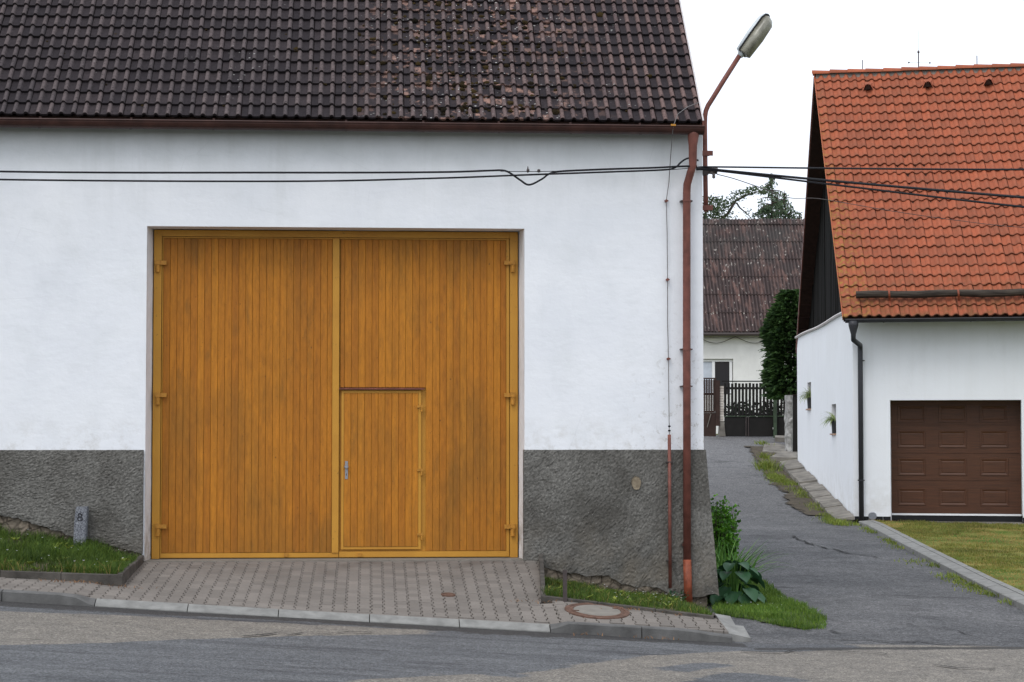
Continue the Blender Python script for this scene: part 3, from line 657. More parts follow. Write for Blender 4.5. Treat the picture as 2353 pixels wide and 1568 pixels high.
def wr(x0, x1, z0, z1): MB().box(x0, x1, yw, GY+.03, z0, z1).build('door_rail', MT['ochre'], WD)
wx0, wx1, wz0, wz1 = ux(785), ux(967.5), vz(1263), vz(898)
wr(wx0, ux(790.5), wz0, wz1); wr(ux(961.5), wx1, wz0, wz1); wr(ux(790.5)+.001, ux(961.5)-.001, wz1-.03, wz1); wr(ux(790.5)+.001, ux(961.5)-.001, wz0, wz0+.032)
x = ux(790.8)
while x < ux(961):
    e = min(x+.0877, ux(961.2)); cbox(x+.0016, e-.0016, wz0+.036, wz1-.033, yw-.006+rnd.uniform(-.001,.001), .026, .0025).build('board', MT['board'], WD); x = e
# drip rail above the wicket
MB().loft([[V((x, y_, z_)) for y_, z_ in ((GY+.03, WT+.012),(GY-.045, WT-.004),(GY-.045, WT-.014),(GY-.04, WT-.014),(GY-.036, WT-.004),(GY+.03, WT+.004))] for x in (ux(779.5), ux(975))]).build('drip_rail', MT['rust'], R_)
def hinge(o, u, v, sgn, s=1.0):
    p = W(u, v, GY-.02); mb = MB()
    mb.box(min(p.x-.02*sgn*s, p.x+.11*sgn*s), max(p.x-.02*sgn*s, p.x+.11*sgn*s), GY-.042*s, GY-.011, p.z-.0, p.z+.052*s)
    mb.box(min(p.x-.032*sgn*s, p.x+.03*sgn*s), max(p.x-.032*sgn*s, p.x+.03*sgn*s), GY-.056*s, GY-.013, p.z+.001, p.z+.062*s)
    mb.lathe((p.x, GY-.035*s, p.z), [(.02*s, -.10*s), (.027*s, -.096*s), (.027*s, -.005), (.02*s, -.002)], 12)
    mb.build('hinge', MT['hinge'], o)
for v in (606, 910, 1212): hinge(L, 363, v+3, 1); hinge(R_, 1178, v+3, -1)
for v in (937, 1083, 1231): hinge(WD, 969, v, -1, .55)
hp = W(796, 1080, GY-.02); hm = MB().box(hp.x-.018, hp.x+.018, GY-.017, GY-.008, W(796,1101,GY).z, W(796,1060,GY).z).build('lock_plate', MT['alu'], WD)
kz = W(796, 1073, GY).z; MB().loft([[V((hp.x+r*cos(2*pi*k/16), GY-.017-d, kz+r*sin(2*pi*k/16))) for k in range(16)] for r, d in ((.009,0),(.009,.03),(.024,.034),(.028,.048),(.02,.058))]).build('door_knob', MT['alu'], WD)
kz = W(796, 1091, GY).z; MB().box(hp.x-.004, hp.x+.004, GY-.0185, GY-.016, kz-.014, kz+.014).build('keyhole', MT['rod'], WD)
for u, o in ((657, L), (826, R_)):
    p = W(u, 1276, GY-.02); MB().box(p.x-.024, p.x+.024, GY-.025, GY+.002, p.z-.02, p.z+.026).build('bolt', MT['hinge'], o)
# ---------------------------------------------------------------- barn roof
sl = V((0, cos(PITCH), sin(PITCH))); nr = V((0, -sin(PITCH), cos(PITCH)))
RW, RE = .2945, .243; RX1 = W(1613, 283, YE).x
nrow = int((BD/2-YE)/cos(PITCH)/RE)
ridge = V((0, YE, EZ))+sl*(nrow*RE)
mb = MB()
prof = [(YE+.01, EZ-.03), (ridge.y, ridge.z-.03), (BD-YE, EZ-.03), (BD-YE, EZ-.11), (ridge.y, ridge.z-.12), (YE+.03, EZ-.10)]
mb.loft([[V((x, a, b)) for a, b in prof] for x in (XL-.1, RX1-.01)]); roof = mb.build('roof', MT['batten'], barn)
# one tile with two rolls
cs = []
for k in range(2):
    o = k*RW/2
    cs += [(o+.003, 0, 0), (o+.04, -.002, 0), (o+.081, .001, 0), (o+.085, .008, .7)]
    cs += [(o+.112-.027*cos(a), .008+.027*sin(a), 1) for a in (radians(25), radians(60), radians(90), radians(120), radians(155))]
    cs += [(o+.139, .008, .7)]
cs += [(RW-.003, .0, 0)]
mb = MB(); vs = []; at = []
TL = RE+.05
for s_, lift in ((0, .042), (TL, .0)):
    for a, h, r in cs: vs.append((a, s_, h+lift)); at.append(r)
for a, h, r in cs: vs.append((a, .004, h*.9+.008)); at.append(-.8)  # front lip coloured dark to paint in the shade between rows
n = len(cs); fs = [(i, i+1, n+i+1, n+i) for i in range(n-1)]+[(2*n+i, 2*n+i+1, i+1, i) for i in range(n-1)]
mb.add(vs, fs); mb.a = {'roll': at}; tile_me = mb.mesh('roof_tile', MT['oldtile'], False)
for p in tile_me.polygons: p.use_smooth = False
rest = MB(); rest.a = {'roll': []}; cnt = 0; ncol = int((RX1-XL)/RW)+1
basis = Matrix((V((1,0,0)), sl, nr)).transposed().to_4x4()
tiles = []
for r_ in range(nrow):
    for k in range(ncol):
        org = V((RX1-(k+1)*RW, YE, EZ))+sl*(r_*RE-.0)+V((rnd.uniform(-.003,.003), 0, 0))+nr*rnd.uniform(-.003, .003)+sl*rnd.uniform(-.006,.006)
        u, v = project(org+V((.15, 0, 0)))
        mw = Matrix.Translation(org) @ basis @ Matrix.Rotation(rnd.uniform(-.008, .008), 4, 'Z')
        tiles.append((u > -30 and r_ < 11 , r_, k, mw))
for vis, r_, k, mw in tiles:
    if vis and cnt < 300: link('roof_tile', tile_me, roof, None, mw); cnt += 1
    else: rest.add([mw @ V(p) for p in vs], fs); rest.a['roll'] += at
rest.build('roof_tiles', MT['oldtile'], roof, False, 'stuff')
# back slope
mb = MB(); mb.grid(lambda a, b: (lerp(XL-.1, RX1, a), lerp(ridge.y, BD-YE+.1, b), lerp(ridge.z, EZ-.1, b)+.01), 1, 1); mb.a = {'roll': [0]*4}; mb.build('back_slope', MT['oldtile'], roof)
# moss cushions
mb = MB()
for i in range(900):
    x = rnd.gauss(1.3, .75) if i < 620 else rnd.uniform(-4.6, 4.1); d = rnd.uniform(.05, 2.9)
    if i >= 620 and rnd.random() < .55: continue
    rr = max(.008, rnd.gauss(.02, .013)) if i < 620 else rnd.uniform(.006, .018)
    ph = ((RX1-x) % (RW/2)); 
    if .03 < RW/2-ph-.0 and abs((RW/2-ph)-.112) < .03 and rnd.random() < .8: x -= .07
    if rnd.random() < .5: d = round(d/RE)*RE+rnd.uniform(.24, .3)-RE
    rr = min(rr, .045); p = V((x, YE, EZ))+sl*d+nr*(.018+rr*.2); q = len(mb.v); mb.ico((0,0,0), rr, .7, .3)
    mb.v[q:] = [tuple(p+V((1.3*a, 0, 0))+sl*b*1.1+nr*cc) for a, b, cc in mb.v[q:]]
mb.build('moss', MT['moss'], roof, False, 'stuff')
# verge board and flashing
vb0, vb1 = V((RX1+.002, YE-.02, EZ-.12)), V((RX1+.002, ridge.y, ridge.z-.12))
MB().loft([[p+V((0,0,0)), p+V((.02,0,0)), p+V((.02,0,.15)), p+V((0,0,.15))] for p in (vb0, vb1)]).build('verge_board', MT['rust'], roof)
MB().loft([[p+V((.002,0,.152)), p+V((.022,0,.152)), p+V((.022,0,.16)), p+V((.002,0,.16))] for p in (vb0, vb1)]).build('verge_flashing', MT['sheet'], roof)
# gutter
GC = W(800, 295, YE-.09); gz = W(1400, 291, YE-.09).z; gx1 = W(1617, 300, YE-.09).x; gr = .098
mb = MB(); ang = [pi+pi*k/10 for k in range(11)]
tilt = lambda x: (x-gx1)*-.0005
mb.loft([[V((x, YE-.09+gr*cos(a), gz+tilt(x)+gr*sin(a))) for a in ang]+[V((x, YE-.09+(gr-.006)*cos(a), gz+tilt(x)+(gr-.006)*sin(a)+.001)) for a in reversed(ang)] for x in (XL-.1, 0, gx1)])
mb.tube([(XL-.1, YE-.09-gr, gz+tilt(XL)), (0, YE-.09-gr, gz+tilt(0)), (gx1, YE-.09-gr, gz)], .011, 8)
gut = mb.build('gutter', MT['gutter'], barn)
for u in (-140, 90, 300, 490, 795, 973, 1147, 1312, 1472):
    x = W(u, 295, YE-.09).x; mb = MB()
    mb.loft([[V((x+d, YE-.09+(gr+.004)*cos(a), gz+tilt(x)+(gr+.004)*sin(a))) for a in ang] for d in (-.014, .014)], False, False)
    mb.box(x-.013, x+.013, YE-.02, YE+.02, gz, gz+.06); mb.build('gutter_bracket', MT['gutter'], gut)
# downpipe with swan neck
px0 = W(1592, 330, -.22).x; px1 = W(1578, 700, -.14).x
pth = [W(1593, 295, YE-.085), W(1593, 312, YE-.085), W(1592, 335, YE-.085), W(1592, 380, YE-.07), W(1587, 396, -.22), W(1579, 424, -.16), W(1578, 444, -.135), W(1578, 800, -.135), W(1579, 1290, -.165)]
dp = MB().tube([V((p[0], p[1], p[2])) for p in pth], [.078, .074, .056, .05, .05, .05, .05, .05, .05], 14).build('downpipe', MT['rust'], barn, True)
MB().tube([V(pth[-1])+V((0,0,.02)), W(1582, 1380, -.175)+V((0,0,-.06))], .0535, 14).build('drain_socket', MT['orangepipe'], dp, True)
for v in (462, 803, 888, 1252):
    p = W(1578, v, -.135); MB().tube([p-V((0,-.0,.012)), p+V((0,0,.012))], .0565, 14).build('pipe_clamp', MT['rust'], dp)
    MB().box(p.x-.075, p.x+.075, p.y-.008, p.y+.12, p.z-.008, p.z+.008).build('clamp_bolt', MT['rod'], dp)
# lightning conductor
lw = [W(1606,236,YE+.25), W(1580,246,YE), W(1558,262,YE-.2), W(1548,288,YE-.19), W(1546,300,YE-.17), W(1541,360,-.14), W(1537,420,-.05), W(1531,462,-.05), W(1533,540,-.045), W(1534,643,-.05), W(1534,740,-.045), W(1536,825,-.05), W(1537,920,-.06), W(1538,1003,-.11)]
lc = MB().tube(lw, .0055, 6).build('lightning_conductor', MT['zinc'], barn)
for u, v in ((1531,462),(1534,643),(1536,825)):
    p = W(u, v, -.05); mb = MB(); mb.tube([p+V((0,.06,0)), p+V((0,-.02,0))], .018, 10); mb.box(p.x-.026, p.x+.026, p.y-.014, p.y-.004, p.z-.008, p.z+.008); mb.build('wire_clamp', MT['rust'], lc)
p = W(1547, 288, YE-.19); MB().box(p.x-.03, p.x+.03, p.y-.02, p.y+.02, p.z-.012, p.z+.012).build('wire_clamp', MT['hinge'], lc)
p = W(1538, 985, -.1); mb = MB(); [mb.ico((p.x, p.y, p.z+d), .02, .8, .0) for d in (-.028, .028)]; mb.build('test_joint', MT['wire'], lc, True)
gt = MB().tube([W(1538, 999, -.14), W(1540, 1352, -.155)], .022, 10).build('guard_pipe', MT['rust'], lc, True)
for v in (1062, 1288): p = W(1539, v, -.14); MB().box(p.x-.045, p.x+.045, p.y-.024, p.y+.06, p.z-.006, p.z+.006).build('guard_clamp', MT['rod'], lc)

# ================================================================ HOUSE WITH THE ORANGE ROOF AND GARAGE
A0, B0 = pix(1962,1190,43.9), pix(1833,1068,57)
AN = radians(16); f2 = V((cos(AN), -sin(AN), 0)); n2 = V((sin(AN), cos(AN), 0))
s2 = V((B0.x-A0.x, B0.y-A0.y, 0)); SL = s2.length; s2.normalize(); o2 = V((-s2.y, s2.x, 0))   # o2: out of the side wall, to the alley
if o2.x > 0: o2 = -o2
def pf(u, v, off=0):
    d = ray(u, v); q = A0+n2*off-CAM; t = q.dot(n2)/d.dot(n2); p = CAM+d*t; return (p-A0-n2*off).dot(f2), p.z
def ps(u, v, off=0):
    d = ray(u, v); q = A0+o2*off-CAM; t = q.dot(o2)/d.dot(o2); p = CAM+d*t; return (p-A0-o2*off).dot(s2), p.z
def Hf(a, off, z): p = A0+f2*a+n2*off; return V((p.x, p.y, z))
def Hs(b, off, z): p = A0+s2*b+o2*off; return V((p.x, p.y, z))
hz = A0.z
house = thing('garage_house', (A0.x, A0.y, hz), 'white rendered house with orange tiled roof, dark wooden gable and brown garage door', 'house')
E0, R0, C0 = pix(1938,729,43.45), pix(1872,172,50.2), pix(1831,800,57.3)
ey2 = R0-E0; NR2 = 27; RL2 = ey2.length/NR2; ey2.normalize(); nn2 = f2.cross(ey2).normalized(); LEN = 9.2
g0, gtop = pf(2045, 920); g1, _ = pf(2347, 920); _, gbot = pf(2190, 1188); _, wtop = pf(2200, 735); WSZ = 4.28
def fpanel(mb, a0, a1, z0, z1, off=0): mb.add([Hf(a0,off,z0), Hf(a1,off,z0), Hf(a1,off,z1), Hf(a0,off,z1)], [(0,1,2,3)])
mb = MB(); fpanel(mb, 0, g0, -1, wtop+.2); fpanel(mb, g1, LEN, -1, wtop+.2); fpanel(mb, g0, g1, gtop, wtop+.2)
GD = .62
for a in (g0, g1): mb.add([Hf(a,0,-1), Hf(a,GD,-1), Hf(a,GD,gtop), Hf(a,0,gtop)], [(0,1,2,3)])
mb.add([Hf(g0,0,gtop), Hf(g1,0,gtop), Hf(g1,GD,gtop), Hf(g0,GD,gtop)], [(0,1,2,3)])
# side wall with two deep window slots
slots = []
for (u0, v0, u1, v1) in ((1855,879,1864,941), (1910.5,929,1921.5,998)):
    b1, zt = ps(u0, v0); b0, zb = ps(u1, v1); slots.append((b0, b1, ps((u0+u1)/2, v1)[1], ps((u0+u1)/2, v0)[1]))
slots.sort()
bs = [0]+[q for s_ in slots for q in s_[:2]]+[SL]
for i in range(len(bs)-1):
    b0, b1 = bs[i], bs[i+1]
    if i % 2 == 0: zz = [(-1, WSZ)]
    else: zz = [(-1, slots[i//2][2]), (slots[i//2][3], WSZ)]
    for z0, z1 in zz: mb.add([Hs(b0,0,z0), Hs(b1,0,z0), Hs(b1,0,z1), Hs(b0,0,z1)], [(0,1,2,3)])
for b0, b1, z0, z1 in slots:
    q = [(b0,z0),(b1,z0),(b1,z1),(b0,z1)]
    for (ba, za), (bb, zb) in zip(q, q[1:]+q[:1]): mb.add([Hs(ba,0,za), Hs(bb,0,zb), Hs(bb,-.34,zb), Hs(ba,-.34,za)], [(0,1,2,3)])
rear = Hs(SL, 0, 0); far = rear+f2*LEN; fr = Hf(LEN, 0, 0)
mb.add([(rear.x,rear.y,-1), (far.x,far.y,-1), (far.x,far.y,WSZ), (rear.x,rear.y,WSZ)], [(0,1,2,3)])
mb.add([(fr.x,fr.y,-1), (far.x,far.y,-1), (far.x,far.y,WSZ), (fr.x,fr.y,WSZ)], [(0,1,2,3)])
mb.build('wall', MT['house'], house)
for b0, b1, z0, z1 in slots:
    wn = MB().add([Hs(b0,-.335,z0), Hs(b1,-.335,z0), Hs(b1,-.335,z1), Hs(b0,-.335,z1)], [(0,1,2,3)]).build('window_slot', MT['glass'], house)
    mb = MB(); mb.hexa([Hs(b0+.04,.05,z0-.02), Hs(b1-.04,.05,z0-.02), Hs(b1-.04,-.3,z0-.02), Hs(b0+.04,-.3,z0-.02)], [Hs(b0+.04,.05,z0+.015), Hs(b1-.04,.05,z0+.015), Hs(b1-.04,-.3,z0+.015), Hs(b0+.04,-.3,z0+.015)]); mb.build('window_sill', MT['terra'], wn)
# top trim of the white side wall
MB().tube([Hs(b, .03, WSZ+.02*sin(b*.7)) for b in [SL*k/16 for k in range(-0, 17)]], .035, 6).build('wall_trim', MT['sheet'], house)
# gable of dark boards
apb = (R0-A0).dot(s2); apz = R0.z-.3
gab = MB().add([Hs(0,-.3,WSZ-.05), Hs(SL,-.3,WSZ-.05), Hs(apb,-.3,apz)], [(0,1,2)]).build('gable', MT['darkboard'], house)
b = .05
while b < SL-.05:
    b1 = min(b+.17, SL-.02); h = lambda q: WSZ-.04+(apz-WSZ)*(q/apb if q < apb else (SL-q)/(SL-apb))
    d = -.26+rnd.uniform(-.012, .012)
    MB().hexa([Hs(b,d,WSZ-.04), Hs(b1-.012,d,WSZ-.04), Hs(b1-.012,d-.025,WSZ-.04), Hs(b,d-.025,WSZ-.04)], [Hs(b,d,h(b)), Hs(b1-.012,d,h(b1)), Hs(b1-.012,d-.025,h(b1)), Hs(b,d-.025,h(b))]).build('gable_board', MT['darkboard'], gab)
    b = b1
# roof slab (both slopes), battens under the rear overhang
mb = MB(); d0 = nn2*.06; rear_n = V((0,0,1))
E1, R1, C1 = E0+f2*LEN, R0+f2*LEN, C0+f2*LEN
mb.add([E0-d0, E1-d0, R1-d0, R0-d0, C0, C1, E0-d0*2.2, E1-d0*2.2, R1-V((0,0,.3)), R0-V((0,0,.3)), C0-V((0,0,.12)), C1-V((0,0,.12))],
  [(0,1,2,3), (3,2,5,4), (7,6,9,8), (8,9,10,11), (0,3,9,6), (3,4,10,9), (6,7,1,0), (4,5,11,10)])
roof2 = mb.build('roof', MT['batten'], house)
for k in range(1, 20):
    p = lerp(R0, C0, k/20)-V((0,0,.17)); MB().tube([p+f2*.02, p+f2*1.3], .022, 4).build('batten', MT['batten'], roof2)
MB().loft([[p, p+V((0,0,.16)), p+V((0,0,.16))-f2*.03, p-f2*.03] for p in (R0-V((0,0,.22)), C0-V((0,0,.16)))]).build('verge_board', MT['rust'], roof2)
MB().loft([[p, p+nn2*.10, p+nn2*.10-f2*.02, p-f2*.02] for p in (E0-nn2*.09-f2*.004, R0-nn2*.09-f2*.004)]).build('verge_board', MT['orange'], roof2)
# S-shaped clay tiles
TP = .2; prof = [(.0,.012),(.018,.0),(.05,-.004),(.08,.006),(.105,.028),(.13,.046),(.155,.05),(.178,.04),(.197,.016)]
tv = []; low = []
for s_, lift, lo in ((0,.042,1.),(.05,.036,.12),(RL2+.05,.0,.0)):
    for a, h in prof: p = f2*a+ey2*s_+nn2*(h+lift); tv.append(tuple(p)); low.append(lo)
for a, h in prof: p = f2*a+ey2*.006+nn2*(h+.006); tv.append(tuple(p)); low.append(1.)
n = len(prof); tf = [(r*n+i, r*n+i+1, (r+1)*n+i+1, (r+1)*n+i) for r in (0, 1) for i in range(n-1)]+[(3*n+i, 3*n+i+1, i+1, i) for i in range(n-1)]
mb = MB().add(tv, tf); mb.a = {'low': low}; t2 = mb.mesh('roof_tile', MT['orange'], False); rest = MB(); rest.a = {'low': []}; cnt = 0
for r_ in range(NR2):
    for k in range(int(LEN/TP)):
        org = E0+f2*(k*TP+rnd.uniform(-.004,.004))+ey2*(r_*RL2+rnd.uniform(-.01,.01))+nn2*(rnd.uniform(-.006,.006)-.03)
        org.z -= .10*sin(pi*min(1, r_/26))*math.exp(-((k*TP-2.2)/2.2)**2)*.5
        if project(org)[0] < 2363 and cnt < 300: link('roof_tile', t2, roof2, None, Matrix.Translation(org) @ Matrix.Rotation(rnd.uniform(-.025,.025), 4, nn2) @ Matrix.Rotation(rnd.uniform(-.02,.02), 4, ey2)); cnt += 1
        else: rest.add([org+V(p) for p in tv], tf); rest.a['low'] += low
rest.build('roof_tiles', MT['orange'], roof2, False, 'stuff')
mb = MB(); mb.add([C0+V((0,0,.03)), C1+V((0,0,.03)), R1+V((0,0,.03)), R0+V((0,0,.03))], [(0,1,2,3)]); mb.a = {'low': [0]*4}; mb.build('back_slope', MT['orange'], roof2)
def withlow(mb): mb.a = {'low': [0.]*len(mb.v)}; return mb
MB().loft([[p+V((0,0,-.12))-n2*.1, p+V((0,0,.02))-n2*.04, p+V((0,0,.02))+n2*.1, p+V((0,0,-.12))+n2*.14] for p in (R0+f2*.03, R1)]).build('ridge_mortar', MT['mortar'], roof2)
k = 0; a = -.06
while a < LEN:
    secs = []
    for q, r in ((0,.15),(.06,.146),(.47,.112)):
        p = R0+f2*(a+q)+V((0,0,.0+.012*noise.noise(V((a,0,0))))); secs.append([p+n2*(r*cos(t_))+V((0,0,1))*(r*.75*sin(t_)) for t_ in [pi*j/8 for j in range(9)]])
    withlow(MB().loft(secs, False, False)).build('ridge_tile', MT['orange'], roof2); a += .43
for u, v in ((1995,211),(2132,205),(2272,200)):
    d = ray(u, v); t = (E0-CAM).dot(nn2)/d.dot(nn2); p = CAM+d*t+nn2*.03; wv = f2*.125; mb = MB()
    mb.loft([[p-wv, p-wv*.45+nn2*.17, p+nn2*.21, p+wv*.45+nn2*.17, p+wv], [p-wv*1.05+ey2*.34, p-wv*.5+ey2*.34+nn2*.015, p+ey2*.34+nn2*.02, p+wv*.5+ey2*.34+nn2*.015, p+wv*1.05+ey2*.34]], False, False)
    withlow(mb).build('vent_tile', MT['orange'], roof2)
    MB().add([p-wv*.8+ey2*.05, p+wv*.8+ey2*.05, p+nn2*.16+ey2*.05], [(0,1,2)]).build('vent_opening', MT['rod'], roof2)
# snow guard pole
def onroof(u, v, off): d = ray(u, v); t = (E0+nn2*off-CAM).dot(nn2)/d.dot(nn2); return CAM+d*t
l0 = onroof(1967, 678, .14); l1 = l0+f2*5.2
sg = MB().tube([lerp(l0, l1, k/12)+V((0,0,.012*sin(k*1.7))) for k in range(13)], [.078+.005*sin(k*2.3) for k in range(13)], 12).build('snow_guard', MT['log'], house)
for u in (2043, 2202, 2361):
    q = onroof(u, 676, .14); ring = [q+f2*0+(ey2*cos(t_)+nn2*sin(t_))*.092 for t_ in [radians(190)-radians(250)*j/9 for j in range(10)]]
    ring = [q-nn2*.12-ey2*.25]+[q-nn2*.11-ey2*.1]+ring
    MB().loft([[p-f2*.02 for p in ring], [p+f2*.02 for p in ring]], False, False).build('guard_bracket', MT['orangepipe'], sg)
# gutter and downpipe
gs = E0-V((0,0,.06))-n2*.06+f2*.04; ge = gs+f2*LEN; ang = [pi+pi*k/8 for k in range(9)]
mb = MB(); mb.loft([[p+n2*(.07*cos(t_))+V((0,0,.07*sin(t_))) for t_ in ang]+[p+n2*(.062*cos(t_))+V((0,0,.062*sin(t_)+.002)) for t_ in reversed(ang)] for p in (gs, ge)]); mb.tube([gs-n2*.07, ge-n2*.07], .012, 6)
gut2 = mb.build('gutter', MT['darkpipe'], house)
for a in (.8, 2.6, 3.7): p = gs+f2*a; MB().loft([[p+f2*d+n2*(.076*cos(t_))+V((0,0,.076*sin(t_))) for t_ in ang] for d in (-.015,.015)], False, False).build('gutter_bracket', MT['darkpipe'], gut2)
def F2(u, v, off): a, z = pf(u, v, off); return Hf(a, off, z)
q0 = gs+f2*.17-V((0,0,.03)); w1 = F2(1976.5, 800, -.09); w2 = F2(1979.5, 1196, -.09)
dp2 = MB().tube([q0, q0-V((0,0,.10)), q0-V((0,0,.28)), q0-V((0,0,.40)), w1+V((0,0,.06)), w1-V((0,0,.08)), w2], [.11,.105,.056,.054,.054,.054,.054], 12).build('downpipe', MT['darkpipe'], house, True)
for v in (829, 1104):
    p = F2(1977.5, v, -.09); mb = MB().tube([p-V((0,0,.015)), p+V((0,0,.015))], .062, 12); mb.tube([p, p+f2*.09], .012, 6); mb.build('pipe_clamp', MT['darkpipe'], dp2)
# garage door
DO = GD-.06; d0, dt = pf(2047, 925, DO); d1, _ = pf(2331, 925, DO); dt = gtop+.02; db = pf(2190, 1185, DO)[1]
d1 = g1-.002; d0 = g0+.002
gd = MB().hexa([Hf(d0,DO+.02,db), Hf(d1,DO+.02,db), Hf(d1,DO+.05,db), Hf(d0,DO+.05,db)], [Hf(d0,DO+.02,dt), Hf(d1,DO+.02,dt), Hf(d1,DO+.05,dt), Hf(d0,DO+.05,dt)]).build('garage_door', MT['garage'], house)
gzs = [db+.045]+[pf(2190, v, DO)[1] for v in (1105, 1042, 977)]+[dt]
dw = pf(2331, 925, DO)[0]
for i, (z0, z1) in enumerate(zip(gzs, gzs[1:])):
    sec = MB()
    sec.hexa([Hf(d0,DO,z0+.004), Hf(d1,DO,z0+.004), Hf(d1,DO+.021,z0+.004), Hf(d0,DO+.021,z0+.004)], [Hf(d0,DO,z1-.004), Hf(d1,DO,z1-.004), Hf(d1,DO+.021,z1-.004), Hf(d0,DO+.021,z1-.004)])
    sec.build('door_section', MT['garage'], gd)
    for j in range(3):
        ca = lerp(d0, dw, (j+.5)/3); hw, zc, hh = .295, (z0+z1)/2 if i < 3 else z0+.24, .185
        rc = lambda s_, off: [Hf(ca-hw*s_-(1-s_)*0, off, zc-hh+(1-s_)*hw), Hf(ca+hw*s_, off, zc-hh+(1-s_)*hw), Hf(ca+hw*s_, off, zc+hh-(1-s_)*hw), Hf(ca-hw*s_, off, zc+hh-(1-s_)*hw)]
        MB().loft([rc(1.0, DO+.002), rc(.985, DO-.013), rc(.93, DO-.013), rc(.80, DO+.001), rc(.74, DO-.007)], True, False).build('raised_panel', MT['garage'], gd)
        MB().add(rc(.742, DO-.0068), [(0,1,2,3)]).build('raised_panel', MT['garage'], gd)
MB().hexa([Hf(d0,DO-.012,db), Hf(d1,DO-.012,db), Hf(d1,DO+.01,db), Hf(d0,DO+.01,db)], [Hf(d0,DO-.012,db+.04), Hf(d1,DO-.012,db+.04), Hf(d1,DO+.01,db+.04), Hf(d0,DO+.01,db+.04)]).build('bottom_seal', MT['whitestrip'], gd)
MB().hexa([Hf(d0,DO+.005,hz-.3), Hf(d1,DO+.005,hz-.3), Hf(d1,DO+.03,hz-.3), Hf(d0,DO+.03,hz-.3)], [Hf(d0,DO+.005,db-.003), Hf(d1,DO+.005,db-.003), Hf(d1,DO+.03,db-.003), Hf(d0,DO+.03,db-.003)]).build('rubber_seal', MT['blacktile'], gd)
a = .02; pz = hz+.03
while a < LEN:
    a1 = a+.3
    if a1 > g0 and a < g0: a1 = g0
    if a < g0-.01 or a >= g1:
        MB().hexa([Hf(a,-.008,hz-.3), Hf(a1-.006,-.008,hz-.3), Hf(a1-.006,.004,hz-.3), Hf(a,.004,hz-.3)], [Hf(a,-.008,pz), Hf(a1-.006,-.008,pz), Hf(a1-.006,.004,pz), Hf(a,.004,pz)]).build('plinth_tile', MT['blacktile'], house)
        a = a1
    else: a = g1+.003
MB().hexa([Hf(g1-.008,.0,hz-.3), Hf(g1+.002,.0,hz-.3), Hf(g1+.002,GD,hz-.3), Hf(g1-.008,GD,hz-.3)], [Hf(g1-.008,.0,pz+.05), Hf(g1+.002,.0,pz+.05), Hf(g1+.002,GD,pz+.05), Hf(g1-.008,GD,pz+.05)]).build('plinth_tile', MT['blacktile'], house)
va, vz2 = pf(2005, 1186)
def rv(r, off): return [Hf(va+r*cos(2*pi*k/24), off, vz2+r*sin(2*pi*k/24)) for k in range(24)]
vn = MB().loft([rv(.088, 0), rv(.088,-.025), rv(.08,-.03), rv(.07,-.03), rv(.068,-.02)]).build('round_vent', MT['alu'], house)
for k in range(-3, 4):
    w_ = sqrt(.068**2-(k*.018)**2); MB().hexa(*[[Hf(va-w_,-.026,vz2+k*.018+d), Hf(va+w_,-.026,vz2+k*.018+d), Hf(va+w_,-.018,vz2+k*.018+d), Hf(va-w_,-.018,vz2+k*.018+d)] for d in (-.003,.003)]).build('vent_slat', MT['alu'], vn)
# rods and aerial on the ridge
for u, v0, v1 in ((1980,170,155), (2245,158,142)):
    p = R0+f2*((pix(u, 165, 49.5)-R0).dot(f2)); MB().tube([p, p+V((0,0,.32))], .011, 5).build('ridge_rod', MT['rod'], roof2)
p = R0+f2*((pix(2110, 165, 49)-R0).dot(f2)); ant = MB().tube([p, p+V((0,0,.5))], .014, 6); ant.tube([p+V((0,0,.5)), p+V((0,0,1.0))], .003, 4); ant.tube([p+V((-.26,0,.2)), p+V((.26,0,.2))], .003, 4)
ant.ico((p.x,p.y,p.z+.46), .032, 1, .1); ant.ico((p.x-.24,p.y,p.z+.2), .025, 1, .1); ant.ico((p.x+.28,p.y,p.z+.2), .025, 1, .1); ant.build('roof_aerial', MT['rod'], roof2)

# ---------------------------------------------------------------- lawn, kerb and slabs beside the house
def front_y(x): t = (x-A0.x)/f2.x; return A0.y+f2.y*t
def alley_x(y): return interp(y, LKs)
lawn_in = lambda x, y: y < front_y(x)-.35 and x > alley_x(y)+.30 and y > LKs[0][0]
LZ = lambda x, y: G(x, y)+.075+.02*noise.noise(V((x*.6, y*.6, 0)))
sheet('lawn', 7.5, 24, -3, 18, .12, LZ, MT['lawnsoil'], None, lawn_in)
ap = MB(); ap.grid(lambda a, b: (lambda p: (p.x, p.y, lerp(G(p.x,p.y)+.085, hz-.085, sstep(b*2))))(Hf(lerp(-.2, LEN, a), lerp(-.42, GD, b), 0)), 30, 6)
ap.build('garage_apron', MT['slab'], None, True, 'structure')
lkb = MB().box(12, 12.2, 12, 12.2, -1.6, -1.5).build('lawn_kerb', MT['concrete'], None, False, 'structure')
LKo = sorted(LK, key=lambda p: p.y)
def lkp(s_):
    for a, b in zip(LKo, LKo[1:]):
        l = (b-a).length
        if s_ <= l: return lerp(a, b, s_/l), (b-a).normalized()
        s_ -= l
    return None, None
s_ = 0
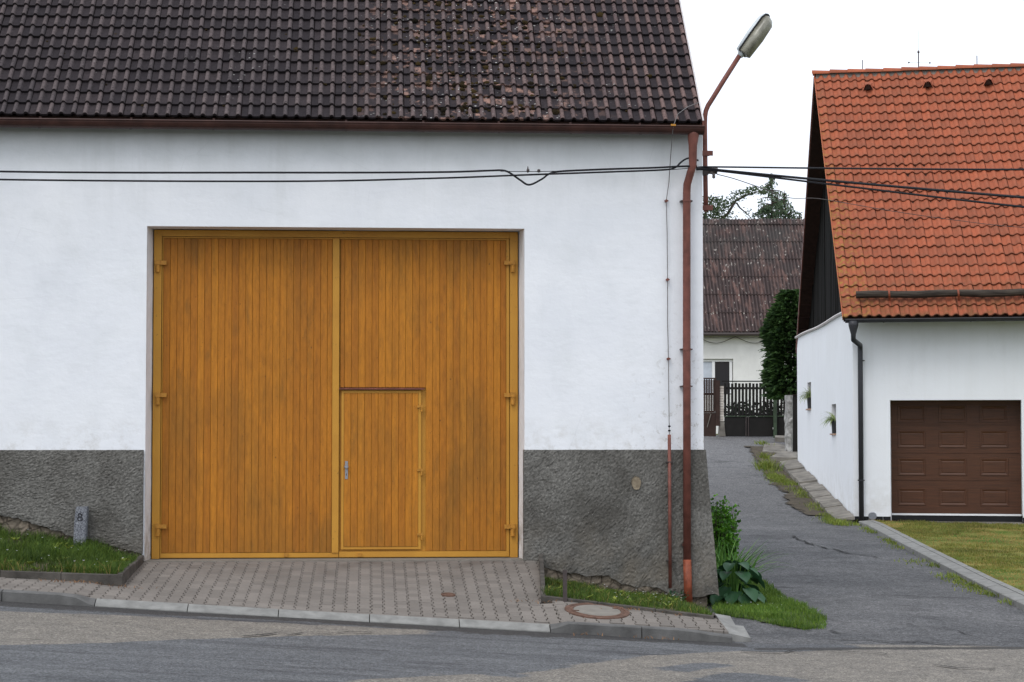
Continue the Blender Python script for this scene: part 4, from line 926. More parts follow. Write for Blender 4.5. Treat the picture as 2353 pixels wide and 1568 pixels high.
while True:
    p, d = lkp(s_+.01); q, d2 = lkp(s_+.98)
    if q is None: break
    side = V((d.y, -d.x, 0)).normalized()
    if side.x < 0: side = -side
    sec = lambda p: [V((p.x,p.y,G(p.x,p.y)-.1)), V((p.x,p.y,G(p.x,p.y)+.075)), V((p.x,p.y,G(p.x,p.y)+.085))+side*.012, V((p.x,p.y,G(p.x,p.y)+.10))+side*.2, V((p.x,p.y,G(p.x,p.y)-.1))+side*.2]
    MB().loft([sec(p), sec(q)]).build('kerb_stone', MT['concrete'], lkb)
    sec = lambda p: [V((p.x,p.y,G(p.x,p.y)-.1))+side*.21, V((p.x,p.y,G(p.x,p.y)+.105))+side*.21, V((p.x,p.y,G(p.x,p.y)+.105))+side*.32, V((p.x,p.y,G(p.x,p.y)-.1))+side*.32]
    MB().loft([sec(p), sec(q)]).build('kerb_stone', MT['concrete'], lkb); s_ += 1.0
stp = MB().box(11.5, 11.6, 22, 22.1, -1.6, -1.5).build('slab_strip', MT['slab'], None, False, 'structure')
nb = 12
for i in range(nb):
    b0, b1 = lerp(-.35, SL+.1, i/nb)+.035, lerp(-.35, SL+.1, (i+1)/nb)-.035
    dz = rnd.uniform(-.035, .035); w_ = lerp(.42, .5, i/nb)
    zt = lambda b, o, e=0: G(Hs(b,o,0).x, Hs(b,o,0).y)+.14+dz+e
    t = [Hs(b0,w_,zt(b0,w_,-.04)), Hs(b1,w_,zt(b1,w_,-.02)), Hs(b1,.02,zt(b1,.0,.05)), Hs(b0,.02,zt(b0,.0,.03))]
    MB().hexa([p-V((0,0,.3)) for p in t], t).build('paving_slab', MT['slab'], stp)
# earth strip between slabs and asphalt
sheet('dirt_strip', 9.6, 13, 16.5, 36, .12, lambda x, y: G(x, y)+.028+.02*noise.noise(V((x*3, y*3, 1))), MT['soil'], None,
      lambda x, y: .3 < ((V((x,y,0))-A0).dot(o2)+0) < 1.05+.22*noise.noise(V((y*.8, 0, 0)))+.2*noise.noise(V((y*3, x*3, 0))) and (V((x,y,0))-A0).dot(s2) > 1.0)

# ================================================================ FENCE AND COTTAGE AT THE END OF THE ALLEY
fh = V((fwd.x, fwd.y, 0)).normalized()
def fb(mb, u0, v0, u1, v1, dep, th=.04):
    b = [pix(u0,v1,dep), pix(u1,v1,dep)]; t = [pix(u0,v0,dep), pix(u1,v0,dep)]; d = fh*th
    return mb.hexa([b[0], b[1], b[1]+d, b[0]+d], [t[0], t[1], t[1]+d, t[0]+d])
zu = lambda x: .8167*(1960+x/3.732); zv = lambda y: .8167*(880+y/3.732)
DG = 66
gate = thing('slat_gate', tuple(pix(1735,1003,DG)), 'dark wooden slat gate with solid lower panels across the end of the alley', 'gate')
x = 288
while x < 800:
    fb(MB(), zu(x), zv(742+rnd.uniform(-4,4)), zu(x+25), zv(1085), DG, .025).build('slat', MT['picket'], gate); x += 37
for y0, y1, nm in ((715,727,'top_rail'), (782,806,'rail'), (1060,1080,'rail')): fb(MB(), zu(265 if y0 == 715 else 286), zv(y0), zu(812), zv(y1), DG+.03, .05).build(nm, MT['picket'], gate)
fb(MB(), zu(286), zv(1084), zu(812), zv(1092), DG-.01, .06).build('middle_rail', MT['greenpost'], gate)
fb(MB(), zu(292), zv(1094), zu(513), zv(1300), DG+.02, .03).build('lower_panel', MT['picket'], gate); fb(MB(), zu(556), zv(1094), zu(800), zv(1302), DG+.02, .03).build('lower_panel', MT['picket'], gate)
for x in (520, 545): fb(MB(), zu(x-5), zv(1094), zu(x+5), zv(1303), DG, .05).build('stile', MT['rod'], gate)
fb(MB(), zu(514), zv(1094), zu(556), zv(1300), DG+.03, .02).build('lower_panel', MT['picket'], gate)
t = thing('slat_door', tuple(pix(zu(890),zv(1310),DG)), 'small dark slatted wicket beside the green post', 'gate')
for x in (845, 880, 910): fb(MB(), zu(x), zv(760), zu(x+21), zv(1085), DG, .025).build('slat', MT['picket'], t)
fb(MB(), zu(840), zv(1080), zu(933), zv(1092), DG-.01, .05).build('rail', MT['greenpost'], t); fb(MB(), zu(840), zv(1094), zu(933), zv(1306), DG+.02, .03).build('lower_panel', MT['picket'], t); fb(MB(), zu(840), zv(800), zu(933), zv(820), DG+.03, .04).build('rail', MT['picket'], t)
gpst = tag(MB().tube([pix(zu(824), zv(1320), DG-.1), pix(zu(824), zv(760), DG-.1)], .06, 8).build('gate_post', MT['greenpost'], None), 'green steel post between the slat gate and the small wicket', 'post')
bp = thing('brick_pillar', tuple(pix(zu(265), zv(1290), DG)), 'pale brick pillar on grey concrete foot beside the slat gate', 'pillar')
fb(MB(), zu(248), zv(770), zu(282), zv(1140), DG+.02, .3).build('mortar_core', MT['mortar'], bp)
y = 772
while y < 1130:
    fb(MB(), zu(244), zv(y), zu(285), zv(y+23), DG, .33).build('brick', MT['brick'], bp); y += 27
b = [pix(zu(238),zv(1300),DG-.06), pix(zu(305),zv(1300),DG-.06)]; tt = [pix(zu(243),zv(1136),DG-.02), pix(zu(287),zv(1136),DG-.02)]
MB().hexa([b[0], b[1], b[1]+fh*.45, b[0]+fh*.45], [tt[0], tt[1], tt[1]+fh*.36, tt[0]+fh*.36]).build('foot', MT['slab'], bp)
lg = thing('lattice_gate', tuple(pix(zu(140),zv(1250),DG)), 'brown steel gate with wooden lattice in its upper half', 'gate')
fb(MB(), zu(205), zv(712), zu(245), zv(1190), DG-.05, .12).build('gate_post', MT['brown'], lg); fb(MB(), zu(-60), zv(684), zu(204), zv(697), DG, .06).build('top_rail', MT['brown'], lg); fb(MB(), zu(-60), zv(1040), zu(204), zv(1052), DG, .06).build('middle_rail', MT['brown'], lg); fb(MB(), zu(-60), zv(1053), zu(204), zv(1300), DG+.02, .03).build('lower_panel', MT['brown'], lg); fb(MB(), zu(185), zv(698), zu(203), zv(1039), DG, .05).build('stile', MT['brown'], lg)
y = 712
while y < 1035: fb(MB(), zu(-60), zv(y), zu(184), zv(y+13), DG+.01, .015).build('lattice_slat', MT['brown'], lg); y += 21
x = -50
while x < 180: fb(MB(), zu(x), zv(699), zu(x+13), zv(1038), DG+.028, .012).build('lattice_slat', MT['brown'], lg); x += 25
p0, p1 = pix(zu(110), zv(1205), DG-.02), pix(zu(150), zv(1065), DG-.02); MB().tube([p0, p1], .012, 5).build('brace', MT['slab'], lg)
# rough stone pillar and boarded door by the house corner
DS = 60.5
mb = MB(); secs = []
for k in range(15):
    v = lerp(zv(1470), zv(868), k/14); q = []
    for j in range(14):
        a = 2*pi*j/14; u0 = lerp(zu(930), zu(1008), .5+.5*cos(a)); p = pix(u0, v, DS)+fh*(.28*sin(a)); d = .05*noise.noise(p*5); q.append(p+V((cos(a)*d, sin(a)*d, 0)))
    secs.append(q)
tag(mb.loft(secs).build('stone_pillar', MT['stone'], None, False), 'pale rough stone pillar under the tall dark conifer', 'pillar')
t = thing('board_door', tuple(pix(zu(1030),zv(1470),59)), 'narrow dark boarded door between stone pillar and white house', 'door')
for x in (1010, 1028, 1046): fb(MB(), zu(x), zv(868), zu(x+17), zv(1460), 59, .03).build('board', MT['picket'], t)
fb(MB(), zu(1009), zv(862), zu(1066), zv(867), 58.97, .06).build('cap_rail', MT['brown'], t)
# concrete pad and step
def pad(name, pts, h, mat, lab=None):
    q = [S(u, v, ALF) for u, v in pts]; mb = MB(); mb.loft([[p-V((0,0,.15)) for p in q], [p+V((0,0,h)) for p in q]]); return mb.build(name, mat, None, False, 'structure')
pad('concrete_pad', [(zu(690),zv(1470)), (zu(1055),zv(1500)), (zu(1055),zv(1420)), (zu(830),zv(1378)), (zu(710),zv(1385))], .03, MT['slab'])
pad('concrete_pad', [(zu(770),zv(1560)), (zu(1058),zv(1567)), (zu(1058),zv(1500)), (zu(900),zv(1490))], .12, MT['slab'])
pad('step', [(zu(825),zv(1356)), (zu(940),zv(1362)), (zu(938),zv(1338)), (zu(822),zv(1334))], .14, MT['slab'])
# cottage
D3 = 86; cot = thing('cottage', tuple(pix(1640,880,D3)), 'pale cottage with long dark corrugated roof behind the slat gate', 'cottage')
e0 = pix(1400, 764, D3); ez = pix(1614, 764, D3).z; rz3 = pix(1614, 506, D3+5.4).z; LEN3 = 17; ex = rgt
wz = pix(1614, 770, D3+.4).z; base3 = G(14, 60)-.5
def C3(a, d, z): p = e0+ex*a+fh*d; return V((p.x, p.y, z))
def c3(u, v, d): q = pix(u, v, D3+d); return (q-e0).dot(ex), q.z
wa0, wzt = c3(1560, 827, .5); wa1, wzb = c3(zu(382), zv(860), .5); wzt = c3(1640, zv(486), .5)[1]
mb = MB()
for a0, a1, z0, z1 in ((0,wa0,base3,wz),(wa1,LEN3,base3,wz),(wa0,wa1,wzt,wz),(wa0,wa1,base3,wzb)): mb.add([C3(a0,.5,z0), C3(a1,.5,z0), C3(a1,.5,z1), C3(a0,.5,z1)], [(0,1,2,3)])
for a in (0, LEN3): mb.add([C3(a,.5,base3), C3(a,10.5,base3), C3(a,10.5,wz), C3(a,5.4,rz3-.2), C3(a,.5,wz)], [(0,1,2,3,4)])
for q in ([(wa1,wzb),(wa1,wzt)], [(wa0,wzt),(wa1,wzt)], [(wa0,wzb),(wa1,wzb)]): mb.add([C3(q[0][0],.5,q[0][1]), C3(q[1][0],.5,q[1][1]), C3(q[1][0],.75,q[1][1]), C3(q[0][0],.75,q[0][1])], [(0,1,2,3)])
mb.build('wall', MT['cottage'], cot)
z0, z1 = c3(1650, zv(278), .45)[1], c3(1650, zv(268), .45)[1]
MB().hexa([C3(0,.44,z0), C3(LEN3,.44,z0), C3(LEN3,.52,z0), C3(0,.52,z0)], [C3(0,.44,z1), C3(LEN3,.44,z1), C3(LEN3,.52,z1), C3(0,.52,z1)]).build('string_course', MT['cottage'], cot)
wn = MB().add([C3(wa0,.72,wzb), C3(wa1,.72,wzb), C3(wa1,.72,wzt), C3(wa0,.72,wzt)], [(0,1,2,3)]).build('window', MT['glass'], cot)
def wb(u0, v0, u1, v1, d=.62, mat='whitestrip', nm='frame'):
    a0, zt = c3(u0, v0, d); a1, zb = c3(u1, v1, d); MB().hexa([C3(a0,d,zb), C3(a1,d,zb), C3(a1,d+.06,zb), C3(a0,d+.06,zb)], [C3(a0,d,zt), C3(a1,d,zt), C3(a1,d+.06,zt), C3(a0,d+.06,zt)]).build(nm, MT[mat], wn)
wb(1560, zv(492), zu(378), zv(515)); wb(zu(343), zv(516), zu(372), zv(850)); wb(zu(160), zv(516), zu(190), zv(850)); wb(1562, zv(520), zu(158), zv(850), .66, 'curtain', 'curtain')
# corrugated sheets
sl3 = V((0,0,0))+fh*5.4+V((0,0,rz3-ez)); SLN = sl3.length; sl3.normalize(); nr3 = ex.cross(sl3).normalized()
rf3 = MB().hexa([C3(-.2,.1,ez-.12), C3(LEN3,.1,ez-.12), C3(LEN3,5.4,rz3-.14), C3(-.2,5.4,rz3-.14)], [C3(-.2,.1,ez-.05), C3(LEN3,.1,ez-.05), C3(LEN3,5.4,rz3-.07), C3(-.2,5.4,rz3-.07)]).build('roof', MT['batten'], cot)
MB().hexa([C3(-.2,10.7,ez-.12), C3(LEN3,10.7,ez-.12), C3(LEN3,5.4,rz3-.14), C3(-.2,5.4,rz3-.14)], [C3(-.2,10.7,ez-.05), C3(LEN3,10.7,ez-.05), C3(LEN3,5.4,rz3-.05), C3(-.2,5.4,rz3-.05)]).build('back_slope', MT['fibre'], rf3)
def sheet_mesh(ln, waves, wl=.146):
    mb = MB(); n = waves*6
    vs_ = [ex*(i*wl/6)+sl3*s_+nr3*(.034*cos(2*pi*i/6)+l) for s_, l in ((0,.045),(ln,.012)) for i in range(n+1)]
    vs_ += [ex*(i*wl/6)+nr3*(.034*cos(2*pi*i/6)+.012) for i in range(n+1)]
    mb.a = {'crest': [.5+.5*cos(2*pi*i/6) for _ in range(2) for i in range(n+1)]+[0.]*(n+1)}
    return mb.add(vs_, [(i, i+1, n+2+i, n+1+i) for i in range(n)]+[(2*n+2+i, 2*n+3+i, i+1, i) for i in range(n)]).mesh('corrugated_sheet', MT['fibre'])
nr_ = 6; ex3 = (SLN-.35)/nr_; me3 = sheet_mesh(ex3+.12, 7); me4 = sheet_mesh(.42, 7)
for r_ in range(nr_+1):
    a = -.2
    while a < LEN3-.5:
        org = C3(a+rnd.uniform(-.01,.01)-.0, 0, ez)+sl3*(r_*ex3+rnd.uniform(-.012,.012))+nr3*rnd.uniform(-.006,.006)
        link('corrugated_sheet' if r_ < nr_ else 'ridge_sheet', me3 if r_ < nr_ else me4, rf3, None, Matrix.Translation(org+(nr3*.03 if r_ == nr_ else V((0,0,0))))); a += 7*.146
mb = MB(); mb.tube([C3(-.2,-.06,ez-.08), C3(LEN3,-.06,ez-.08)], .07, 8); mb.build('gutter', MT['rod'], cot)
pts = []
for k in range(60):
    u = 1560+k*5; a, z = c3(u, lerp(774, 789, abs(sin((u-1600)/47*pi/1.9))**1.2), .38); pts.append(C3(a, .38, z))
MB().tube(pts, .012, 5).build('slack_cable', MT['rod'], cot)

# ================================================================ SMALL THINGS
# granite number stone
c0 = W(178, 1262, -.26); c1 = W(187, 1165, -.22); hw = .078; sh = .16
stone = thing('number_stone', tuple(c0), 'short grey granite stone post carved 8 leaning against the plinth', 'stone post')
mb = MB(); secs = []
for k in range(9):
    t = k/8; p = lerp(c0-V((0,0,.25)), c1, t); w_ = hw*(1-.03*t); q = .006*noise.noise(V((t*7, 1, 1))); b = .014
    if k == 8: w_ -= .008
    secs.append([p+V((-w_+q, b, 0)), p+V((-w_+b+q, 0, 0)), p+V((w_-b+q, 0, 0)), p+V((w_+q, b, 0)), p+V((w_, sh, 0)), p+V((-w_, sh, 0))])
mb.loft(secs).build('block', MT['granite'], stone)
pm = W(183, 1188, -.25); pm.y = lerp(c0, c1, .82).y-.004
def ring8(cx, cz, rx, rz):
    mb.loft([[V((pm.x+cx+(rx+d)*cos(2*pi*k/20), pm.y+yy, pm.z+cz+(rz+d)*sin(2*pi*k/20))) for d, yy in ((-.007,.004),(-.005,-.001),(.005,-.001),(.007,.004))] for k in range(21)], True, False)
mb = MB(); ring8(0, .019, .022, .021); ring8(.001, -.026, .028, .024); mb.build('carved_number', MT['engrave'], stone)
# steel stub in the right bed
pb = S(1298, 1371, lambda x, y: PZ(x, y)+.06); pt = W(1298, 1310, pb.y)
mb = MB(); mb.loft([[V((pb.x+a, pb.y+b, z)) for a, b in ((-.024,-.02),(.024,-.02),(.026,.02),(-.022,.022))] for z in (pb.z-.2, pt.z)])
tag(mb.build('steel_stub', MT['rod'], None), 'short rusty steel stub standing in the grass by the edging', 'post')

# ---------------------------------------------------------------- grass beds
def blade(mb, p, h, wd, lean):
    a = rnd.uniform(0, 2*pi); d = V((cos(a), sin(a), 0)); b = rnd.uniform(0, 2*pi); l = V((cos(b), sin(b), 0))*lean*h
    mb.add([p-d*wd, p+d*wd, p+d*wd*.7+l*.35+V((0,0,h*.6)), p-d*wd*.7+l*.35+V((0,0,h*.6)), p+l+V((0,0,h))], [(0,1,2,3), (3,2,4)])
zwL = [(W(u, v, 0).x, W(u, v, 0).z) for u, v in ((-500,1195), (0,1222), (120,1240), (200,1258), (260,1270), (330,1282))]
zwR = [(W(u, v, 0).x, W(u, v, 0).z) for u, v in ((1235,1328), (1330,1346), (1430,1366), (1520,1376), (1620,1386))]
def lineY(a, b, x): t = (x-a.x)/(b.x-a.x); return lerp(a.y, b.y, t), lerp(a.z, b.z, t)
def bedL(x, y):
    yf, zf = lineY(eL0, eL1, x); zf += interp(x, [(eL0.x, .075), (eL1.x, .12)]); t = max(0, min(1, (y-yf)/(0-yf)))
    return lerp(zf, interp(x, zwL), t)+.02*noise.noise(V((x*2, y*2, 0)))
def bedR(x, y):
    yf, zf = lineY(eR1, eR0, x); t = max(0, min(1, (y-yf)/(0-yf))); return lerp(zf+.045, interp(x, zwR), t)+.015*noise.noise(V((x*2, y*2, 0)))
inL = lambda x, y: y < .0 and (V((x,y,0))-eL0).dot(nL1) > .03 and (V((x,y,0))-eL1).dot(nL2) > .03
inR = lambda x, y: y < .0 and (V((x,y,0))-eR1).dot(nR1) > .03 and (V((x,y,0))-eR2).dot(nR2) > .03 and x < eR0.x+.05
sheet('bed_soil', -8, eL2.x, eL0.y-.6, .02, .06, bedL, MT['soil'], None, inL)
sheet('bed_soil', eR1.x, eR0.x+.05, eR1.y-.8, .02, .06, bedR, MT['soil'], None, inR)
def scatter(name, x0, x1, y0, y1, inside, z, n, hr, wd, mat, lab, extra=None):
    mb = MB(); k = 0; tries = 0
    while k < n and tries < n*12:
        tries += 1; x, y = rnd.uniform(x0, x1), rnd.uniform(y0, y1)
        if not inside(x, y): continue
        cl = noise.noise(V((x*2.2, y*2.2, 5))); 
        if rnd.random() > .62+cl*.7: continue
        k += 1; blade(mb, V((x, y, z(x, y)-.005)), rnd.uniform(*hr)*(1+.6*cl), wd*rnd.uniform(.6, 1.4), rnd.uniform(.1, .9))
    if extra: extra(mb)
    o = mb.build(name, mat, None, False, 'stuff'); o['label'] = lab; o['category'] = 'grass'; return o
scatter('grass', -5.2, eL2.x, eL0.y-.2, 0, inL, bedL, 16000, (.05, .13), .0035, MT['grass'], 'thick green grass in the raised bed round the number stone')
scatter('grass', eR1.x, eR0.x, eR1.y-.8, 0, inR, bedR, 9000, (.04, .10), .003, MT['grass'], 'green grass in the narrow bed under the right plinth')
scatter('dry_grass', -5.2, eL2.x, eL0.y-.2, 0, lambda x, y: inL(x, y) and (V((x,y,0))-eL0).dot(nL1) < .16, bedL, 350, (.06, .16), .0025, MT['dry'], 'dry straw at the edge of the left grass bed')
scatter('dry_grass', eR1.x, eR0.x, eR1.y-.8, 0, inR, bedR, 500, (.04, .11), .0025, MT['dry'], 'dry straw in the bed under the right plinth')
mb = MB()
for k in range(70):
    if k % 2: x, y, fz, ok = rnd.uniform(-4.6, eL2.x), rnd.uniform(eL1.y, -.1), bedL, inL
    else: x, y, fz, ok = rnd.uniform(eR1.x, eR0.x), rnd.uniform(eR1.y-.4, -.1), bedR, inR
    if not ok(x, y): continue
    for _ in range(9):
        a = rnd.uniform(0, 2*pi); p = V((x, y, fz(x, y)+.02)); d = V((cos(a), sin(a), rnd.uniform(.3, 1.0))).normalized(); sd_ = V((-sin(a), cos(a), 0)); l = rnd.uniform(.05, .11)
        mb.add([p, p+d*l*.55+sd_*l*.22, p+d*l-V((0,0,l*.15)), p+d*l*.55-sd_*l*.22], [(0,1,2,3)])
o = mb.build('bed_weeds', MT['weed'], None, False, 'stuff'); o['label'] = 'broad-leaved weeds mixed into the grass beds'; o['category'] = 'weeds'
# verge at the alley mouth
VG = [S(u, v, ALF) for u, v in ((1650,1385),(1640,1412),(1680,1420),(1740,1432),(1800,1443),(1860,1452),(1902,1446),(1890,1420),(1850,1398),(1800,1372),(1762,1345),(1728,1318),(1705,1290))]+[V((4.35, 6, 0)), V((4.3, .1, 0))]
inV = lambda x, y: inpoly(x+.08*noise.noise(V((x*4, y*4, 0))), y+.15*noise.noise(V((x*3, y*3, 2))), VG) and not inpoly(x, y, [diagA-dn*.1, diagB-dn*.1, diagB+dn*.28, diagA+dn*.22])
VZ = lambda x, y: G(x, y)+.018+.006*noise.noise(V((x*2, y*2, 0)))
vx0, vx1, vy0, vy1 = min(p.x for p in VG), max(p.x for p in VG), min(p.y for p in VG), max(p.y for p in VG)
sheet('verge', vx0, vx1, vy0, vy1, .07, VZ, MT['vergesoil'], None, lambda x, y: inV(x, y) and all(inV(x+a, y+b) for a, b in ((.09,0),(-.09,0),(0,.2),(0,-.2))))
scatter('grass', vx0, vx1, vy0, vy1, inV, VZ, 30000, (.03, .08), .0035, MT['grass2'], 'green grass verge at the mouth of the alley')
# lawn blades
in2 = lambda x, y: lawn_in(x, y)
scatter('grass', 8.5, 15.5, 1, 17.6, lambda x, y: in2(x, y) and noise.noise(V((x*.55, y*.4, 2)))+.35*noise.noise(V((x*2.2,y*2,6))) > -.12, LZ, 60000, (.025, .05), .005, MT['lawn1'], 'short green and yellowish lawn in front of the garage')
scatter('dry_grass', 8.5, 15.5, 1, 17.6, in2, LZ, 36000, (.02, .04), .005, MT['dry'], 'sun-dried straw coloured patches of the lawn')
# weeds along alley edges
mb = MB()
def weeds(u, v, n, r, h):
    p = S(u, v, ALF)
    for _ in range(n):
        q = p+V((rnd.gauss(0, r), rnd.gauss(0, r*2.2), 0)); q.z = G(q.x, q.y)+.01; blade(mb, q, h*rnd.uniform(.4, 1.2), .012, rnd.uniform(.3, 1.3))
for u, v, n, r, h in ((1765,1080,220,.14,.28), (1757,1055,90,.1,.18), (1752,1022,60,.1,.12)): weeds(u, v, n, r, h)
def weedline(pts, n, w_, h, clump=.0):
    q = [S(u, v, ALF) for u, v in pts]; L_ = [(b-a).length for a, b in zip(q, q[1:])]
    for _ in range(n):
        t = rnd.random()*sum(L_); i = 0
        while i < len(L_)-1 and t > L_[i]: t -= L_[i]; i += 1
        p = lerp(q[i], q[i+1], min(1, t/L_[i])); 
        if noise.noise(V((p.x*1.3, p.y*1.3, 8))) < clump: continue
        p = p+V((rnd.gauss(0, w_), rnd.gauss(0, w_), 0)); p.z = G(p.x, p.y)+.012; blade(mb, p, h*rnd.uniform(.4, 1.3), .008, rnd.uniform(.3, 1.3))
weedline([(1768,1085),(1790,1108),(1830,1130),(1860,1150),(1900,1188)], 1500, .12, .10, -.1)
weedline([(1775,1095),(1800,1112),(1840,1118)], 900, .12, .09, -.3)
weedline([(1905,1190),(1920,1205),(1945,1210)], 700, .12, .10, -.6)
weedline([(1960,1203),(2080,1266),(2200,1330),(2352,1407)], 1100, .05, .06, .0)
weedline([(2090,1290),(2160,1318),(2230,1352),(2275,1372)], 700, .12, .05, -.15)
weedline([(1990,1216),(2090,1275)], 300, .1, .04, -.1)
o = mb.build('weeds', MT['weed'], None, False, 'stuff'); o['label'] = 'yellow-green weeds along the alley edge and lawn kerb'; o['category'] = 'weeds'
mb = MB()
for u, v, n in ((90,1328,40),(150,1338,40),(240,1345,30),(20,1322,25),(300,1352,20),(1300,1380,20),(1450,1400,20),(1560,1412,25),(1360,1460,12),(1500,1468,20),(1250,1384,20)):
    p = S(u, v, PZ)
    for _ in range(n): q = p+V((rnd.gauss(0,.14), rnd.gauss(-.03,.05), 0)); q.z = PZ(q.x, q.y)+.004; blade(mb, q, .03, .004, 2.0)
o = mb.build('litter', MT['leaf_litter'], None, False, 'stuff'); o['label'] = 'brown dry plant litter on the paving along the edging'; o['category'] = 'litter'
# little white flowers
mb = MB()
def daisy(p, r):
    for k in range(5): a = 2*pi*k/5; mb.add([p, p+V((r*cos(a-.5), r*.6*sin(a-.5), r*.5)), p+V((r*cos(a+.5), r*.6*sin(a+.5), r*.5))], [(0,1,2)])
for _ in range(26):
    x, y = rnd.uniform(-4.5, eL2.x), rnd.uniform(eL1.y, -.15)
    if inL(x, y): daisy(V((x, y, bedL(x, y)+rnd.uniform(.09, .14))), rnd.uniform(.009, .018))
for _ in range(26):
    x, y = rnd.uniform(eR1.x+.8, eR0.x), rnd.uniform(eR1.y-.4, -.15)
    if inR(x, y): daisy(V((x, y, bedR(x, y)+rnd.uniform(.07, .1))), rnd.uniform(.008, .014))
for _ in range(60):
    x, y = rnd.uniform(vx0, vx1), rnd.uniform(vy0, vy1)
    if inV(x, y): daisy(V((x, y, VZ(x, y)+.07)), rnd.uniform(.006, .012))
o = mb.build('daisies', MT['flower'], None, False, 'stuff'); o['label'] = 'tiny white flowers dotted through the grass'; o['category'] = 'flowers'

# ---------------------------------------------------------------- plants at the barn corner
def leafquad(mb, p, s, d=None):
    d = d or V((rnd.gauss(0,1), rnd.gauss(0,1), rnd.gauss(.3,.8))).normalized(); s_ = d.cross(V((rnd.gauss(0,1), rnd.gauss(0,1), rnd.gauss(0,1)))).normalized()
    mb.add([p, p+d*s*.5+s_*s*.3, p+d*s, p+d*s*.5-s_*s*.3], [(0,1,2,3)])
bc = pix(1652, 1240, 28.5); gz0 = G(bc.x, bc.y)
bush = thing('leafy_bush', (bc.x, bc.y, gz0), 'fresh green leafy bush against the barn corner above the strap-leaved plant', 'bush')
mb = MB(); st = MB()
for _ in range(110):
    tip = pix(rnd.uniform(1634, 1690), rnd.uniform(1148, 1290), 28.5+rnd.uniform(-.35,.5))
    b = V((bc.x+rnd.gauss(0,.07), bc.y+rnd.gauss(0,.1), gz0)); pth = [b, lerp(b, tip, .5)+V((rnd.gauss(0,.03), rnd.gauss(0,.03), .05)), tip]; st.tube(pth, [.008,.006,.003], 4)
    for t in [k/26 for k in range(8, 27)]:
        p = lerp(b, tip, t)+V((rnd.gauss(0,.045), rnd.gauss(0,.05), rnd.gauss(0,.04)))
        for _ in range(3): leafquad(mb, p, rnd.uniform(.04, .075))
mb.build('foliage', MT['bush'], bush); st.build('stems', MT['bark'], bush)
def strap(mb, p, d, ln, wd, droop, n=7):
    secs = []; q = p.copy(); dr = d.normalized(); sd_ = dr.cross(V((0,0,1))).normalized()
    for i in range(n+1):
        w_ = wd*(1-(i/n)**2)*min(1, .5+i*.3); secs.append([q-sd_*w_, q-V((0,0,w_*.35)), q+sd_*w_]); q = q+dr*(ln/n); dr = (dr+V((0,0,-droop/n))).normalized()
    mb.loft(secs, False, False)
lc_ = pix(1666, 1330, 27.6); lz = G(lc_.x, lc_.y)
lily = thing('daylily', (lc_.x, lc_.y, lz), 'tuft of long arching strap leaves above the broad dark leaves', 'plant'); mb = MB()
for _ in range(170):
    a = rnd.uniform(0, 2*pi); strap(mb, V((lc_.x+rnd.gauss(-.03,.1), lc_.y+rnd.gauss(0,.2), lz)), V((cos(a)*.45+.12, sin(a)*.4, 1)), rnd.uniform(.8, 1.2), rnd.uniform(.009,.016), rnd.uniform(.8, 2.0))
mb.build('leaves', MT['lily'], lily)
hc = pix(1684, 1350, 26.9); hz_ = G(hc.x, hc.y)
hosta = thing('broad_leaved_plant', (hc.x, hc.y, hz_), 'clump of broad dark green leaves at the foot of the barn corner', 'plant'); st = MB()
for _ in range(64):
    a = rnd.uniform(0, 2*pi); r = rnd.uniform(.02, .32); b = V((hc.x+cos(a)*r*.4, hc.y+sin(a)*r*.5, hz_)); hgt = rnd.uniform(.10, .55)*(1.15-r*1.4)
    tip = V((hc.x+cos(a)*r, hc.y+sin(a)*r*1.1, hz_+hgt)); st.tube([b, lerp(b, tip, .6)+V((0,0,.03)), tip], .005, 4); mb = MB()
    out = V((cos(a), sin(a), rnd.uniform(-.6,.1))).normalized(); sd_ = V((-sin(a), cos(a), 0)); ln = rnd.uniform(.14, .24); nrm = out.cross(sd_); nrm = nrm if nrm.z > 0 else -nrm; rows = []
    for i in range(7):
        t = i/6; w_ = ln*.46*sin(pi*min(1, t*.93+.07))**.7; p = tip+out*(ln*t)-V((0,0,ln*.4*t*t)); rows.append([p-sd_*w_+nrm*w_*.35, p-sd_*w_*.5+nrm*w_*.06, p, p+sd_*w_*.5+nrm*w_*.06, p+sd_*w_+nrm*w_*.35])
    mb.loft(rows, False, False); mb.build('leaf', MT['hosta'], hosta, True)
st.build('stems', MT['lily'], hosta)
wd_ = MB(); 
for _ in range(60):
    p = W(rnd.uniform(1538, 1580), 1372, -.25); p.z = bedR(min(p.x, eR0.x), -.25)+rnd.uniform(0, .12); p.y += rnd.gauss(0,.05); leafquad(wd_, p, rnd.uniform(.03,.06))
dk = thing('dock_weed', tuple(W(1560, 1376, -.25)), 'low dark leafy weed at the foot of the red-brown pipes', 'plant'); wd_.build('leaves', MT['hosta'], dk)
# ---------------------------------------------------------------- spider plants in the wall slots
for i, (b0, b1, z0, z1) in enumerate(slots):
    pc = Hs(lerp(b0, b1, .35), .0, z0+.016); ph = (z1-z0)*.42
    t = thing('spider_plant', tuple(pc), ('spider plant in a grey pot in the wall slot next to the downpipe', 'spider plant in a grey pot in the wall slot farther up the alley')[i], 'potted plant')
    MB().lathe(tuple(pc), [(.055,0),(.058,.01),(.075,ph*.9),(.085,ph*.92),(.085,ph),(.07,ph),(.068,ph-.03)], 16).build('pot', MT['pot'], t)
    mb = MB()
    for _ in range(90):
        a = rnd.uniform(0, 2*pi); d = o2*rnd.uniform(-.05, 1.0)+s2*rnd.uniform(-.8,.8)+V((0,0,rnd.uniform(.35,1.3)))
        strap(mb, pc+V((0,0,ph-.02))+V((cos(a)*.03, sin(a)*.03, 0)), d, rnd.uniform(.25,.48), rnd.uniform(.007,.012), rnd.uniform(1.4,3.2))
    mb.build('leaves', MT['spider'], t)
